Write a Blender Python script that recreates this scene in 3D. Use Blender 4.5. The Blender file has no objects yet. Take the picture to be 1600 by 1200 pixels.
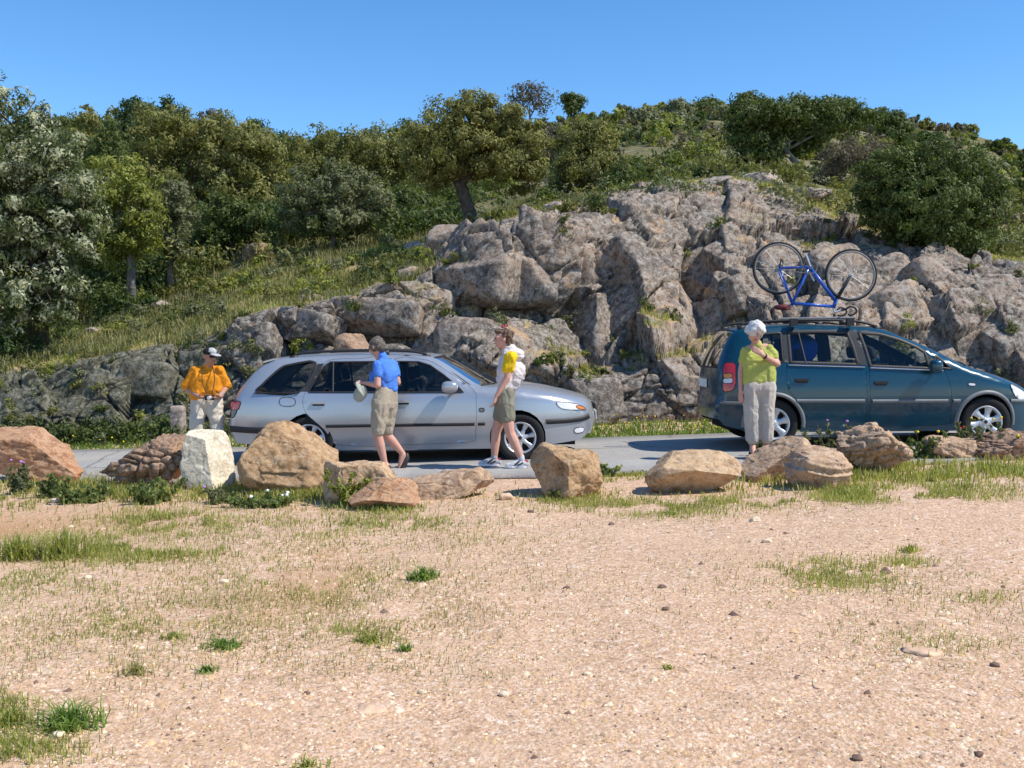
import bpy, bmesh, math, random
import numpy as np
from mathutils import Vector, Matrix, geometry
R = math.radians
scene = bpy.context.scene
COL = scene.collection

# ------------------------------------------------------------------ camera
CAM_H = 1.6
F_PX, HORIZON = 1600.0, 535.0            # focal length and horizon row, in pixels of a 1600 x 1200 picture
PITCH = math.atan((600 - HORIZON) / F_PX)
cam_d = bpy.data.cameras.new('camera'); cam_d.sensor_width = 36.0; cam_d.lens = 36.0
cam_d.clip_start = 0.1; cam_d.clip_end = 2000
cam = bpy.data.objects.new('camera', cam_d); COL.objects.link(cam)
cam.location = (0, 0, CAM_H); cam.rotation_euler = (R(90) - PITCH, 0, 0)
scene.camera = cam

# ------------------------------------------------------------------ sky, sun, exposure
SUN = Vector((0.585, -0.19, 0.785)).normalized()       # towards the sun: high on the right
world = bpy.data.worlds.new('World'); scene.world = world; world.use_nodes = True
wn = world.node_tree.nodes; wl = world.node_tree.links
for n in list(wn): wn.remove(n)
sky = wn.new('ShaderNodeTexSky'); sky.sky_type = 'NISHITA'; sky.sun_disc = False
sky.sun_elevation = math.asin(SUN.z); sky.sun_rotation = math.atan2(SUN.x, SUN.y)
sky.altitude = 1500; sky.air_density = 1.0; sky.dust_density = 0.0; sky.ozone_density = 2.4
hs = wn.new('ShaderNodeHueSaturation'); hs.inputs['Saturation'].default_value = 1.26; hs.inputs['Value'].default_value = 1.0
bg = wn.new('ShaderNodeBackground'); bg.inputs['Strength'].default_value = 0.15
wo = wn.new('ShaderNodeOutputWorld')
wl.new(sky.outputs[0], hs.inputs['Color']); wl.new(hs.outputs[0], bg.inputs['Color']); wl.new(bg.outputs[0], wo.inputs['Surface'])
sun_d = bpy.data.lights.new('sun', 'SUN'); sun_d.energy = 4.25; sun_d.angle = R(0.53); sun_d.color = (1.0, 0.935, 0.82)
sun_o = bpy.data.objects.new('sun', sun_d); COL.objects.link(sun_o)
sun_o.rotation_euler = (-SUN).to_track_quat('-Z', 'Y').to_euler()
scene.view_settings.view_transform = 'Standard'; scene.view_settings.look = 'None'
scene.view_settings.exposure = 0.47; scene.view_settings.gamma = 1.0
scene.cycles.max_bounces = 8; scene.cycles.transparent_max_bounces = 12
scene.cycles.use_denoising = True

# ------------------------------------------------------------------ small helpers
_cp, _sp = math.cos(PITCH), math.sin(PITCH)
def at(px, py, Y):
    """world point that the photograph shows at pixel (px, py) when it lies Y metres away"""
    a = (px - 800.0) / F_PX; b = (600.0 - py) / F_PX
    dy = _cp + b * _sp; dz = -_sp + b * _cp
    s = Y / dy
    return Vector((a * s, Y, CAM_H + dz * s))
def at_np(px, py, Y):
    a = (px - 800.0) / F_PX; b = (600.0 - py) / F_PX
    s = Y / (_cp + b * _sp)
    return np.stack([a * s, Y + 0 * a, CAM_H + (-_sp + b * _cp) * s], -1)
def ground_hit(px, py, z=0.04):
    b = (600.0 - py) / F_PX
    s = (z - CAM_H) / (-_sp + b * _cp)
    return (px - 800.0) / F_PX * s, (_cp + b * _sp) * s
def sstep(a, b, x):
    t = np.clip((x - a) / (b - a), 0, 1); return t * t * (3 - 2 * t)

def _h(ix, iy, iz, seed):
    n = (ix.astype(np.int64) * 374761393 + iy.astype(np.int64) * 668265263 + iz.astype(np.int64) * 2147483647 + seed * 144665) & 0xffffffff
    n = ((n ^ (n >> 13)) * 1274126177) & 0xffffffff
    n = ((n ^ (n >> 16)) * 2246822519) & 0xffffffff
    return ((n ^ (n >> 15)) & 0xffffff) / float(0x1000000)
def vnoise(P, seed=0):
    P = np.asarray(P, float); i = np.floor(P).astype(np.int64); f = P - i; u = f * f * (3 - 2 * f)
    out = 0
    for dx in (0, 1):
        for dy in (0, 1):
            for dz in (0, 1):
                w = (u[:, 0] if dx else 1 - u[:, 0]) * (u[:, 1] if dy else 1 - u[:, 1]) * (u[:, 2] if dz else 1 - u[:, 2])
                out = out + w * _h(i[:, 0] + dx, i[:, 1] + dy, i[:, 2] + dz, seed)
    return out * 2 - 1
def fbm(P, octaves=4, seed=0, gain=0.5):
    P = np.asarray(P, float); s = 0; a = 1; t = 0
    for k in range(octaves):
        s = s + a * vnoise(P * (2.03 ** k) + 7.3 * k, seed + k); t += a; a *= gain
    return s / t
def worley(U, seed):
    """cellular pattern in 2-D: F1, F2, offset to the cell centre, four random numbers per cell"""
    i = np.floor(U).astype(np.int64); n = len(U)
    f1 = np.full(n, 9.0); f2 = np.full(n, 9.0); d1 = np.zeros((n, 2)); c1 = np.zeros((n, 2), np.int64)
    z = np.zeros(n, np.int64)
    for ox in (-1, 0, 1):
        for oy in (-1, 0, 1):
            cx = i[:, 0] + ox; cy = i[:, 1] + oy
            p = np.stack([cx + 0.1 + 0.8 * _h(cx, cy, z, seed), cy + 0.1 + 0.8 * _h(cx, cy, z + 1, seed)], 1)
            d = U - p; r = np.hypot(d[:, 0], d[:, 1])
            b = r < f1
            f2 = np.where(b, f1, np.minimum(f2, r)); f1 = np.where(b, r, f1)
            d1[b] = d[b]; c1[b] = np.stack([cx, cy], 1)[b]
    rnd = np.stack([_h(c1[:, 0], c1[:, 1], z + 5 + k, seed) for k in range(4)], 1)
    return f1, f2, d1, rnd

def link(o, parent=None):
    COL.objects.link(o)
    if parent is not None: o.parent = parent
    return o
def tag(o, label=None, cat=None, group=None, kind=None):
    if label: o['label'] = label
    if cat: o['category'] = cat
    if group: o['group'] = group
    if kind: o['kind'] = kind
    return o
def empty(name, loc, label, cat, group=None, rz=0.0):
    o = bpy.data.objects.new(name, None); link(o); o.location = loc; o.rotation_euler = (0, 0, rz); o.empty_display_size = 0.2
    return tag(o, label, cat, group)
def new_mesh(name, V, F, mats, smooth=False, mi=None):
    V = np.asarray(V, np.float32).reshape(-1, 3)
    me = bpy.data.meshes.new(name)
    if isinstance(F, np.ndarray):
        k = F.shape[1]
        me.vertices.add(len(V)); me.vertices.foreach_set('co', V.ravel())
        me.loops.add(F.size); me.loops.foreach_set('vertex_index', F.astype(np.int32).ravel())
        me.polygons.add(len(F)); me.polygons.foreach_set('loop_start', np.arange(0, F.size, k, dtype=np.int32))
        me.update(calc_edges=True)
    else:
        me.from_pydata([tuple(map(float, v)) for v in V], [], F); me.update()
    for m in (mats if isinstance(mats, (list, tuple)) else [mats]): me.materials.append(m)
    if mi is not None: me.polygons.foreach_set('material_index', np.asarray(mi, np.int32))
    if smooth: me.polygons.foreach_set('use_smooth', np.ones(len(me.polygons), bool))
    return me
def mobj(name, V, F, mats, parent=None, smooth=False, mi=None):
    return link(bpy.data.objects.new(name, new_mesh(name, V, F, mats, smooth, mi)), parent)
class MB:
    """collects simple shapes and builds them as one mesh"""
    def __init__(self): self.V = []; self.F = []
    def add(self, V, F):
        o = len(self.V); self.V += [tuple(map(float, v)) for v in V]; self.F += [tuple(i + o for i in f) for f in F]; return self
    def box(self, c, s, rot=None, taper=1.0):
        c = Vector(c); v = []
        for z in (-1, 1):
            k = taper if z > 0 else 1.0
            for x, y in ((-1, -1), (1, -1), (1, 1), (-1, 1)):
                p = Vector((x * s[0] / 2 * k, y * s[1] / 2 * k, z * s[2] / 2))
                v.append(c + (rot @ p if rot else p))
        return self.add(v, [(3, 2, 1, 0), (4, 5, 6, 7), (0, 1, 5, 4), (1, 2, 6, 5), (2, 3, 7, 6), (3, 0, 4, 7)])
    def tube(self, pts, rad, n=8, caps=True):
        pts = [Vector(p) for p in pts]; rad = rad if isinstance(rad, (list, tuple)) else [rad] * len(pts)
        V = []; F = []; ref = None
        for i, p in enumerate(pts):
            t = (pts[min(i + 1, len(pts) - 1)] - pts[max(i - 1, 0)]); t = t.normalized() if t.length > 1e-9 else Vector((0, 0, 1))
            if ref is None: ref = Vector((0, 0, 1)) if abs(t.z) < 0.9 else Vector((1, 0, 0))
            a = t.cross(ref).normalized(); b = a.cross(t).normalized(); ref = b
            for k in range(n):
                w = 2 * math.pi * k / n; V.append(p + (a * math.cos(w) + b * math.sin(w)) * rad[i])
        for i in range(len(pts) - 1):
            for k in range(n):
                F.append((i * n + k, i * n + (k + 1) % n, (i + 1) * n + (k + 1) % n, (i + 1) * n + k))
        if caps:
            F.append(tuple(range(n))[::-1]); F.append(tuple((len(pts) - 1) * n + k for k in range(n)))
        return self.add(V, F)
    def lathe(self, prof, n=32, axis='y', c=(0, 0, 0), close=True):
        V = []; F = []; m = len(prof)
        for k in range(n):
            w = 2 * math.pi * k / n
            for r, h in prof:
                x, z = r * math.cos(w), r * math.sin(w)
                V.append((c[0] + x, c[1] + h, c[2] + z) if axis == 'y' else (c[0] + x, c[1] + z, c[2] + h))
        for k in range(n):
            for j in range(m if close else m - 1):
                a, b = k * m + j, k * m + (j + 1) % m; c2, d = ((k + 1) % n) * m + (j + 1) % m, ((k + 1) % n) * m + j
                F.append((a, b, c2, d))
        return self.add(V, F)
    def build(self, name, mat, parent=None, smooth=False):
        return mobj(name, self.V, self.F, mat, parent, smooth)

# ------------------------------------------------------------------ materials
class NT:
    def __init__(self, name):
        self.m = bpy.data.materials.new(name); self.m.use_nodes = True
        self.t = self.m.node_tree; self.N = self.t.nodes; self.L = self.t.links
        self.N.clear(); self.out = self.N.new('ShaderNodeOutputMaterial')
    def n(self, kind, **kw):
        x = self.N.new(kind)
        for k, v in kw.items(): setattr(x, k, v)
        return x
    def coord(self, which='Object'):
        return self.n('ShaderNodeTexCoord').outputs[which]
    def noise(self, scale, detail=4, rough=0.55, vec=None, dist=0.0):
        x = self.n('ShaderNodeTexNoise'); x.inputs['Scale'].default_value = scale; x.inputs['Detail'].default_value = detail
        x.inputs['Roughness'].default_value = rough; x.inputs['Distortion'].default_value = dist
        self.L.new(vec if vec is not None else self.coord(), x.inputs['Vector']); return x.outputs['Fac']
    def voro(self, scale, feature='F1', vec=None, out='Distance'):
        x = self.n('ShaderNodeTexVoronoi', feature=feature); x.inputs['Scale'].default_value = scale
        self.L.new(vec if vec is not None else self.coord(), x.inputs['Vector']); return x.outputs[out]
    def ramp(self, fac, stops):
        x = self.n('ShaderNodeValToRGB'); e = x.color_ramp.elements
        while len(e) > 1: e.remove(e[-1])
        for i, (p, c) in enumerate(stops):
            k = e[0] if i == 0 else e.new(p)
            k.position = p; k.color = (*c, 1) if len(c) == 3 else c
        self.L.new(fac, x.inputs[0]); return x.outputs[0]
    def mix(self, fac, a, b, mode='MIX'):
        x = self.n('ShaderNodeMix', data_type='RGBA', blend_type=mode)
        for s, v in ((0, fac), (6, a), (7, b)):
            if hasattr(v, 'is_output') or isinstance(v, bpy.types.NodeSocket): self.L.new(v, x.inputs[s])
            elif s == 0: x.inputs[0].default_value = v
            else: x.inputs[s].default_value = (*v, 1)
        return x.outputs[2]
    def bsdf(self, color, rough=0.8, spec=0.3, metal=0.0, bump=None, bump_s=0.3, bump_d=0.02, coat=0.0, sub=0.0):
        b = self.n('ShaderNodeBsdfPrincipled')
        if isinstance(color, (tuple, list)): b.inputs['Base Color'].default_value = (*color, 1)
        else: self.L.new(color, b.inputs['Base Color'])
        if isinstance(rough, (int, float)): b.inputs['Roughness'].default_value = rough
        else: self.L.new(rough, b.inputs['Roughness'])
        b.inputs['Specular IOR Level'].default_value = spec; b.inputs['Metallic'].default_value = metal
        b.inputs['Coat Weight'].default_value = coat; b.inputs['Coat Roughness'].default_value = 0.03
        if bump is not None:
            x = self.n('ShaderNodeBump'); x.inputs['Strength'].default_value = bump_s; x.inputs['Distance'].default_value = bump_d
            self.L.new(bump, x.inputs['Height']); self.L.new(x.outputs[0], b.inputs['Normal'])
        self.L.new(b.outputs[0], self.out.inputs[0]); self.b = b
        return self.m
def plain(name, color, rough=0.6, spec=0.4, metal=0.0, coat=0.0, var=0.12, scale=6.0):
    t = NT(name); f = t.noise(scale, 3)
    c = t.ramp(f, [(0.3, tuple(v * (1 - var) for v in color)), (0.7, tuple(min(1, v * (1 + var)) for v in color))])
    return t.bsdf(c, rough, spec, metal, coat=coat)
def fabric(name, color, scale=55, var=0.16):
    t = NT(name); f = t.noise(scale, 3); g = t.noise(7, 3)
    c = t.mix(t.ramp(g, [(0.35, (0, 0, 0)), (0.7, (1, 1, 1))]), tuple(v * (1 - var) for v in color), color)
    return t.bsdf(c, 0.9, 0.15, bump=t.mix(.25, t.noise(16, 4, .6, None, .8), f), bump_s=0.7, bump_d=0.018)
def leaf_mat(name, dark, light, pale=None, pr=(0.52, 0.66), transl=0.36, scale=1.5, fine=23.0, gloss=0.55):
    t = NT(name); a = t.noise(scale, 3); b = t.noise(fine, 2)
    c = t.mix(t.ramp(a, [(0.3, (0, 0, 0)), (0.7, (1, 1, 1))]), dark, light)
    if pale: c = t.mix(t.ramp(b, [(pr[0], (0, 0, 0)), (pr[1], (1, 1, 1))]), c, pale)
    else: c = t.mix(t.ramp(b, [(0.35, (0.6, 0.6, 0.6)), (0.7, (0, 0, 0))]), c, tuple(v * 0.55 for v in dark))
    p = t.n('ShaderNodeBsdfPrincipled'); t.L.new(c, p.inputs['Base Color']); p.inputs['Roughness'].default_value = gloss
    p.inputs['Specular IOR Level'].default_value = 0.22
    tr = t.n('ShaderNodeBsdfTranslucent'); t.L.new(t.mix(1.0, c, (1.0, 1.05, 0.45), 'MULTIPLY'), tr.inputs[0])
    mx = t.n('ShaderNodeMixShader'); mx.inputs[0].default_value = transl
    t.L.new(p.outputs[0], mx.inputs[1]); t.L.new(tr.outputs[0], mx.inputs[2]); t.L.new(mx.outputs[0], t.out.inputs[0])
    return t.m

def rock_mat(name, dark, mid, warm, pale, lichen=0.5, scale=1.0, stain=(0.42, 0.23, 0.10), stain_amt=0.25):
    t = NT(name); v = t.coord()
    big = t.noise(0.9 * scale, 5, 0.6, v, 0.4); mid_n = t.noise(4.5 * scale, 6, 0.65, v); fine = t.noise(26 * scale, 4, 0.7, v)
    spots = t.noise(11 * scale, 6, 0.78, v, 0.6)
    c = t.mix(t.ramp(big, [(0.38, (0, 0, 0)), (0.62, (1, 1, 1))]), mid, warm)
    c = t.mix(t.ramp(mid_n, [(0.36, (0.9, 0.9, 0.9)), (0.52, (0, 0, 0))]), c, dark)
    c = t.mix(t.ramp(spots, [(0.50, (0, 0, 0)), (0.60, (min(1, lichen * 1.5),) * 3)]), c, pale)
    c = t.mix(t.ramp(spots, [(0.34, (0.75, 0.75, 0.75)), (0.43, (0, 0, 0))]), c, tuple(x * 0.55 for x in dark))
    c = t.mix(t.ramp(fine, [(0.30, (0.6, 0.6, 0.6)), (0.48, (0, 0, 0))]), c, tuple(x * 0.6 for x in dark))
    st = t.noise(1.7 * scale, 4, 0.6, v, 0.8)
    c = t.mix(t.ramp(st, [(0.60, (0, 0, 0)), (0.70, (stain_amt,) * 3)]), c, stain)
    h = t.mix(0.5, mid_n, fine)
    return t.bsdf(c, 0.92, 0.2, bump=h, bump_s=0.75, bump_d=0.03 / scale)

# ================================================================== THE SETTING
rng = np.random.default_rng(11)
_zx = np.array([-60, -30, -7, -1.2, 1.5, 3.3, 6.0, 10, 30, 60.]); _zz = np.array([-.7, -.35, -.06, .04, .14, .205, .285, .40, .9, 1.5])
def zroad(x): return np.interp(x, _zx, _zz)
def road_near(x): return np.interp(x, [-60, -8, -4, 0, 60], [13.2, 12.7, 12.0, 11.75, 11.75])
ROAD_FAR = 15.75
def zlot(x, y):
    """height of the gravel lot, its verges and the bed below the road"""
    x = np.asarray(x, float); y = np.asarray(y, float)
    z = zroad(x) * sstep(1.5, 11.0, y)
    P = np.stack([x, y, 0 * x], -1).reshape(-1, 3)
    n = (fbm(P * 0.55, 3, 3) * 0.05 + fbm(P * 2.3, 3, 9) * 0.018).reshape(x.shape)
    near = road_near(x)
    flat = sstep(near - 0.5, near - 0.05, y) * (1 - sstep(ROAD_FAR + 0.05, ROAD_FAR + 0.6, y))
    z = z + n * (1 - flat) - 0.06 * flat
    z = z - 0.10 * np.exp(-(((x + 5.2) / 1.5) ** 2 + ((y - 9.0) / 0.7) ** 2))            # worn hollow of the path on the left
    z = z + 0.10 * sstep(ROAD_FAR + 0.05, ROAD_FAR + 0.9, y)
    return z

def mat_ground():
    t = NT('gravel_soil'); v = t.coord()
    big = t.noise(0.35, 4, 0.55, v); med = t.noise(2.4, 5, 0.6, v); grit = t.noise(48, 3, 0.7, v); grit2 = t.noise(130, 2, 0.7, v)
    c = t.mix(t.ramp(big, [(0.38, (0, 0, 0)), (0.62, (1, 1, 1))]), (0.54, 0.35, 0.215), (0.575, 0.395, 0.26))
    sep = t.n('ShaderNodeSeparateXYZ'); t.L.new(v, sep.inputs[0])
    mr = t.n('ShaderNodeMapRange'); mr.inputs[1].default_value = 1.0; mr.inputs[2].default_value = 5.5; t.L.new(sep.outputs[0], mr.inputs[0])
    c = t.mix(mr.outputs[0], c, (0.535, 0.355, 0.25))
    c = t.mix(t.ramp(med, [(0.30, (0.5, 0.5, 0.5)), (0.50, (0, 0, 0))]), c, (0.50, 0.325, 0.175))
    c = t.mix(t.ramp(grit, [(0.30, (0.6, 0.6, 0.6)), (0.41, (0, 0, 0))]), c, (0.36, 0.24, 0.145))
    c = t.mix(t.ramp(grit2, [(0.56, (0, 0, 0)), (0.70, (0.75, 0.75, 0.75))]), c, (0.74, 0.60, 0.47))
    for sc_, lo_, amt in ((30, 0.0, .80), (70, 1.0, .62)):
        wv = t.n('ShaderNodeMix', data_type='VECTOR'); wv.inputs[0].default_value = 0.02; nz_ = t.n('ShaderNodeTexNoise'); nz_.inputs['Scale'].default_value = 30; t.L.new(v, nz_.inputs['Vector']); t.L.new(v, wv.inputs[4]); t.L.new(nz_.outputs['Color'], wv.inputs[5])
        cell = t.voro(sc_, vec=wv.outputs[1], out='Color'); sp = t.n('ShaderNodeSeparateColor'); t.L.new(cell, sp.inputs[0])
        chip = t.ramp(sp.outputs[0], [(0.0, (0.17, 0.10, 0.07)), (0.09, (0.32, 0.20, 0.135)), (0.30, (0.50, 0.32, 0.20)), (0.65, (0.57, 0.375, 0.245)), (0.86, (0.66, 0.47, 0.35)), (1.0, (0.80, 0.68, 0.57))])
        loose = t.ramp(t.noise(1.1 + lo_, 4, .6, v), [(0.30, (amt * .25,) * 3), (0.62, (amt,) * 3)])
        c = t.mix(loose, c, chip)
    att = t.n('ShaderNodeAttribute', attribute_name='wear')
    c = t.mix(att.outputs['Fac'], c, (0.42, 0.235, 0.115))
    h = t.mix(0.5, t.mix(0.5, grit, grit2), t.voro(45, vec=v))
    return t.bsdf(c, 0.95, 0.15, bump=h, bump_s=0.85, bump_d=0.014)
M_GROUND = mat_ground()

def grid_mesh(name, P, mat, smooth=True, attrs=None):
    ny, nx = P.shape[:2]
    idx = np.arange(ny * nx).reshape(ny, nx)
    F = np.stack([idx[:-1, :-1], idx[:-1, 1:], idx[1:, 1:], idx[1:, :-1]], -1).reshape(-1, 4)
    o = mobj(name, P.reshape(-1, 3), F, mat, None, smooth)
    for k, a in (attrs or {}).items():
        d = o.data.attributes.new(k, 'FLOAT', 'POINT'); d.data.foreach_set('value', np.asarray(a, np.float32).ravel())
    return o
xs = np.concatenate([np.linspace(-90, -8.2, 26), np.arange(-8.1, 8.6, 0.068), np.linspace(8.7, 90, 26)])
ys = np.concatenate([np.linspace(-40, 1.8, 20), np.arange(1.9, 12.6, 0.068), np.arange(12.7, 17.6, 0.2)])
X, Yg = np.meshgrid(xs, ys)
Z = zlot(X, Yg)
Pn = np.stack([X, Yg, 0 * X], -1).reshape(-1, 3)
wear = np.exp(-(((X + 5.4) / 1.9) ** 2 + ((Yg - 9.1) / 0.8) ** 2)) + 0.45 * sstep(0.1, 0.5, fbm(Pn * 0.8, 3, 5).reshape(X.shape)) * (X < -1)
tag(grid_mesh('ground', np.stack([X, Yg, Z], -1), M_GROUND, True, {'wear': np.clip(wear, 0, 0.85)}), kind='structure')

def mat_asphalt():
    t = NT('asphalt'); v = t.coord()
    a = t.noise(1.3, 4, 0.6, v); b = t.noise(42, 3, 0.75, v); g = t.voro(60, vec=v)
    c = t.ramp(a, [(0.35, (0.31, 0.30, 0.285)), (0.65, (0.37, 0.355, 0.335))])
    c = t.mix(t.ramp(b, [(0.36, (0.55, 0.55, 0.55)), (0.52, (0, 0, 0))]), c, (0.20, 0.195, 0.19))
    c = t.mix(t.ramp(b, [(0.56, (0, 0, 0)), (0.68, (0.6, 0.6, 0.6))]), c, (0.52, 0.50, 0.46))
    crk = t.voro(0.55, 'DISTANCE_TO_EDGE', t.mix(0.18, v, t.n('ShaderNodeTexNoise').outputs['Color']))
    c = t.mix(t.ramp(crk, [(0.0, (.7, .7, .7)), (0.012, (0, 0, 0))]), c, (0.10, 0.095, 0.09))
    c = t.mix(t.ramp(t.noise(0.9, 5, .65, v), [(0.52, (0, 0, 0)), (0.72, (.55, .55, .55))]), c, (0.46, 0.36, 0.25))
    return t.bsdf(c, 0.9, 0.2, bump=g, bump_s=0.35, bump_d=0.004)
rx = np.concatenate([np.linspace(-90, -14, 20), np.arange(-13.5, 14, 0.1), np.linspace(14.5, 90, 20)])
fr = np.array([0, 0.004, 0.5, 1.0, 0.996]); rows = []
nearj = road_near(rx) + 0.05 * vnoise(np.stack([rx * 2.3, 0 * rx, 0 * rx], -1), 2) + 0.03 * vnoise(np.stack([rx * 7, 0 * rx, 0 * rx], -1), 4)
farj = ROAD_FAR + 0.04 * vnoise(np.stack([rx * 2, 0 * rx, 0 * rx], -1), 6)
for k, (w, dz) in enumerate([(0, -0.05), (0, 0.0), (0.25, 0.015), (0.5, 0.02), (0.75, 0.015), (1, 0.0), (1, -0.05)]):
    rows.append(np.stack([rx, nearj * (1 - w) + farj * w, zroad(rx) + dz], -1))
tag(grid_mesh('road', np.stack(rows), mat_asphalt(), True), kind='structure')

# ---- the rocky bank behind the road and the hill above it: profiles taken up the slope at stations along it
ST = np.array([-500, -200, 0, 150, 300, 400, 550, 700, 770, 850, 920, 1000, 1100, 1200, 1300, 1400, 1500, 1600, 1800, 2100.])
LV = {  # level: (picture row, distance) at each station
 1: ([705, 697, 690, 685, 681, 679, 677, 675, 674, 672, 671, 669, 666, 662, 658, 657, 657, 657, 660, 664], [16.75] * 20),
 2: ([660, 650, 640, 630, 620, 600, 590, 585, 588, 600, 592, 572, 552, 566, 566, 566, 574, 584, 600, 620], [17.1, 17.1, 17.1, 17.1, 17.1, 17.2, 17.25, 17.2, 17.15, 17.05, 17.05, 17.1, 17.1, 17.15, 17.2, 17.1, 17, 16.95, 16.9, 16.9]),
 3: ([630, 620, 607, 585, 565, 540, 520, 490, 478, 565, 566, 548, 528, 482, 462, 474, 502, 522, 545, 570], [17.8, 17.7, 17.6, 17.5, 17.5, 17.65, 17.75, 18, 18.1, 18.1, 18.2, 18.35, 18.5, 18.7, 18.5, 18.2, 17.8, 17.6, 17.4, 17.4]),
 4: ([606, 596, 584, 566, 540, 506, 482, 422, 388, 374, 352, 330, 318, 316, 352, 386, 410, 430, 470, 510], [19, 18.9, 18.5, 18.1, 17.9, 17.95, 18.1, 18.5, 18.6, 18.8, 19.4, 20.4, 21.2, 21.6, 21.0, 20.2, 19.4, 18.9, 18.6, 18.6]),
 5: ([580, 566, 556, 532, 492, 454, 422, 390, 358, 332, 314, 294, 284, 287, 324, 362, 392, 412, 460, 500], [22, 22, 21, 21, 22, 22.5, 23, 23.2, 23.2, 24.2, 25, 25.6, 26.2, 26, 24.5, 23, 21.5, 21, 21, 21]),
 6: ([550, 538, 527, 482, 422, 387, 367, 351, 338, 308, 298, 283, 273, 270, 292, 332, 372, 397, 450, 492], [27, 27, 26, 27, 29, 30, 31, 31, 31, 31, 31, 31, 31, 30, 29, 27, 25, 24, 24, 24]),
 7: ([455, 440, 415, 395, 365, 348, 328, 306, 297, 282, 274, 262, 258, 258, 278, 312, 350, 387, 420, 440], [42] * 20),
 8: ([345, 325, 305, 290, 280, 275, 268, 258, 250, 240, 230, 216, 210, 210, 222, 242, 280, 318, 350, 370], [70] * 20),
 9: ([235, 220, 205, 188, 196, 232, 248, 238, 216, 196, 186, 172, 166, 165, 170, 184, 206, 236, 270, 300], [112] * 20),
 10: ([330, 310, 295, 276, 276, 300, 316, 310, 300, 286, 276, 262, 256, 255, 260, 274, 296, 326, 360, 390], [150] * 20),
}
_lv_t = np.array(sorted(LV))
def sheet(px, t):
    """base surface of the bank: column px (station), level t"""
    px = np.asarray(px, float); t = np.asarray(t, float)
    py = np.stack([np.interp(px, ST, LV[k][0]) for k in _lv_t], -1); yy = np.stack([np.interp(px, ST, LV[k][1]) for k in _lv_t], -1)
    i = np.clip(np.floor(t).astype(int) - 1, 0, len(_lv_t) - 2); f = np.clip(t - (i + 1), -1, 1)
    g = lambda a, j: np.take_along_axis(a, j[..., None], -1)[..., 0]
    qy = g(py, i) * (1 - f) + g(py, i + 1) * f; qd = g(yy, i) * (1 - f) + g(yy, i + 1) * f
    return qy, qd
def sheet_world(px, t):
    qy, qd = sheet(px, t); return at_np(np.asarray(px, float), qy, qd)
def level_at(px, Y):
    """level t at which column px lies Y metres away (slope above the cliff)"""
    ts = np.linspace(4, 9, 120); qd = sheet(np.full(120, px), ts)[1]
    return float(np.interp(Y, qd, ts))
def slope_point(px, Y):
    t = level_at(px, Y); p = sheet_world(np.array([px]), np.array([t]))[0]
    return Vector(p) + Vector((0, 0, hill_rough(p[None])[0]))
def hill_rough(P):
    return fbm(P * 0.16, 4, 31) * 0.012 * np.clip(P[:, 1] - 18, 0, 60) + fbm(P * np.array([1.2, 1.2, 0.4]), 3, 33) * 0.06

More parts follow.
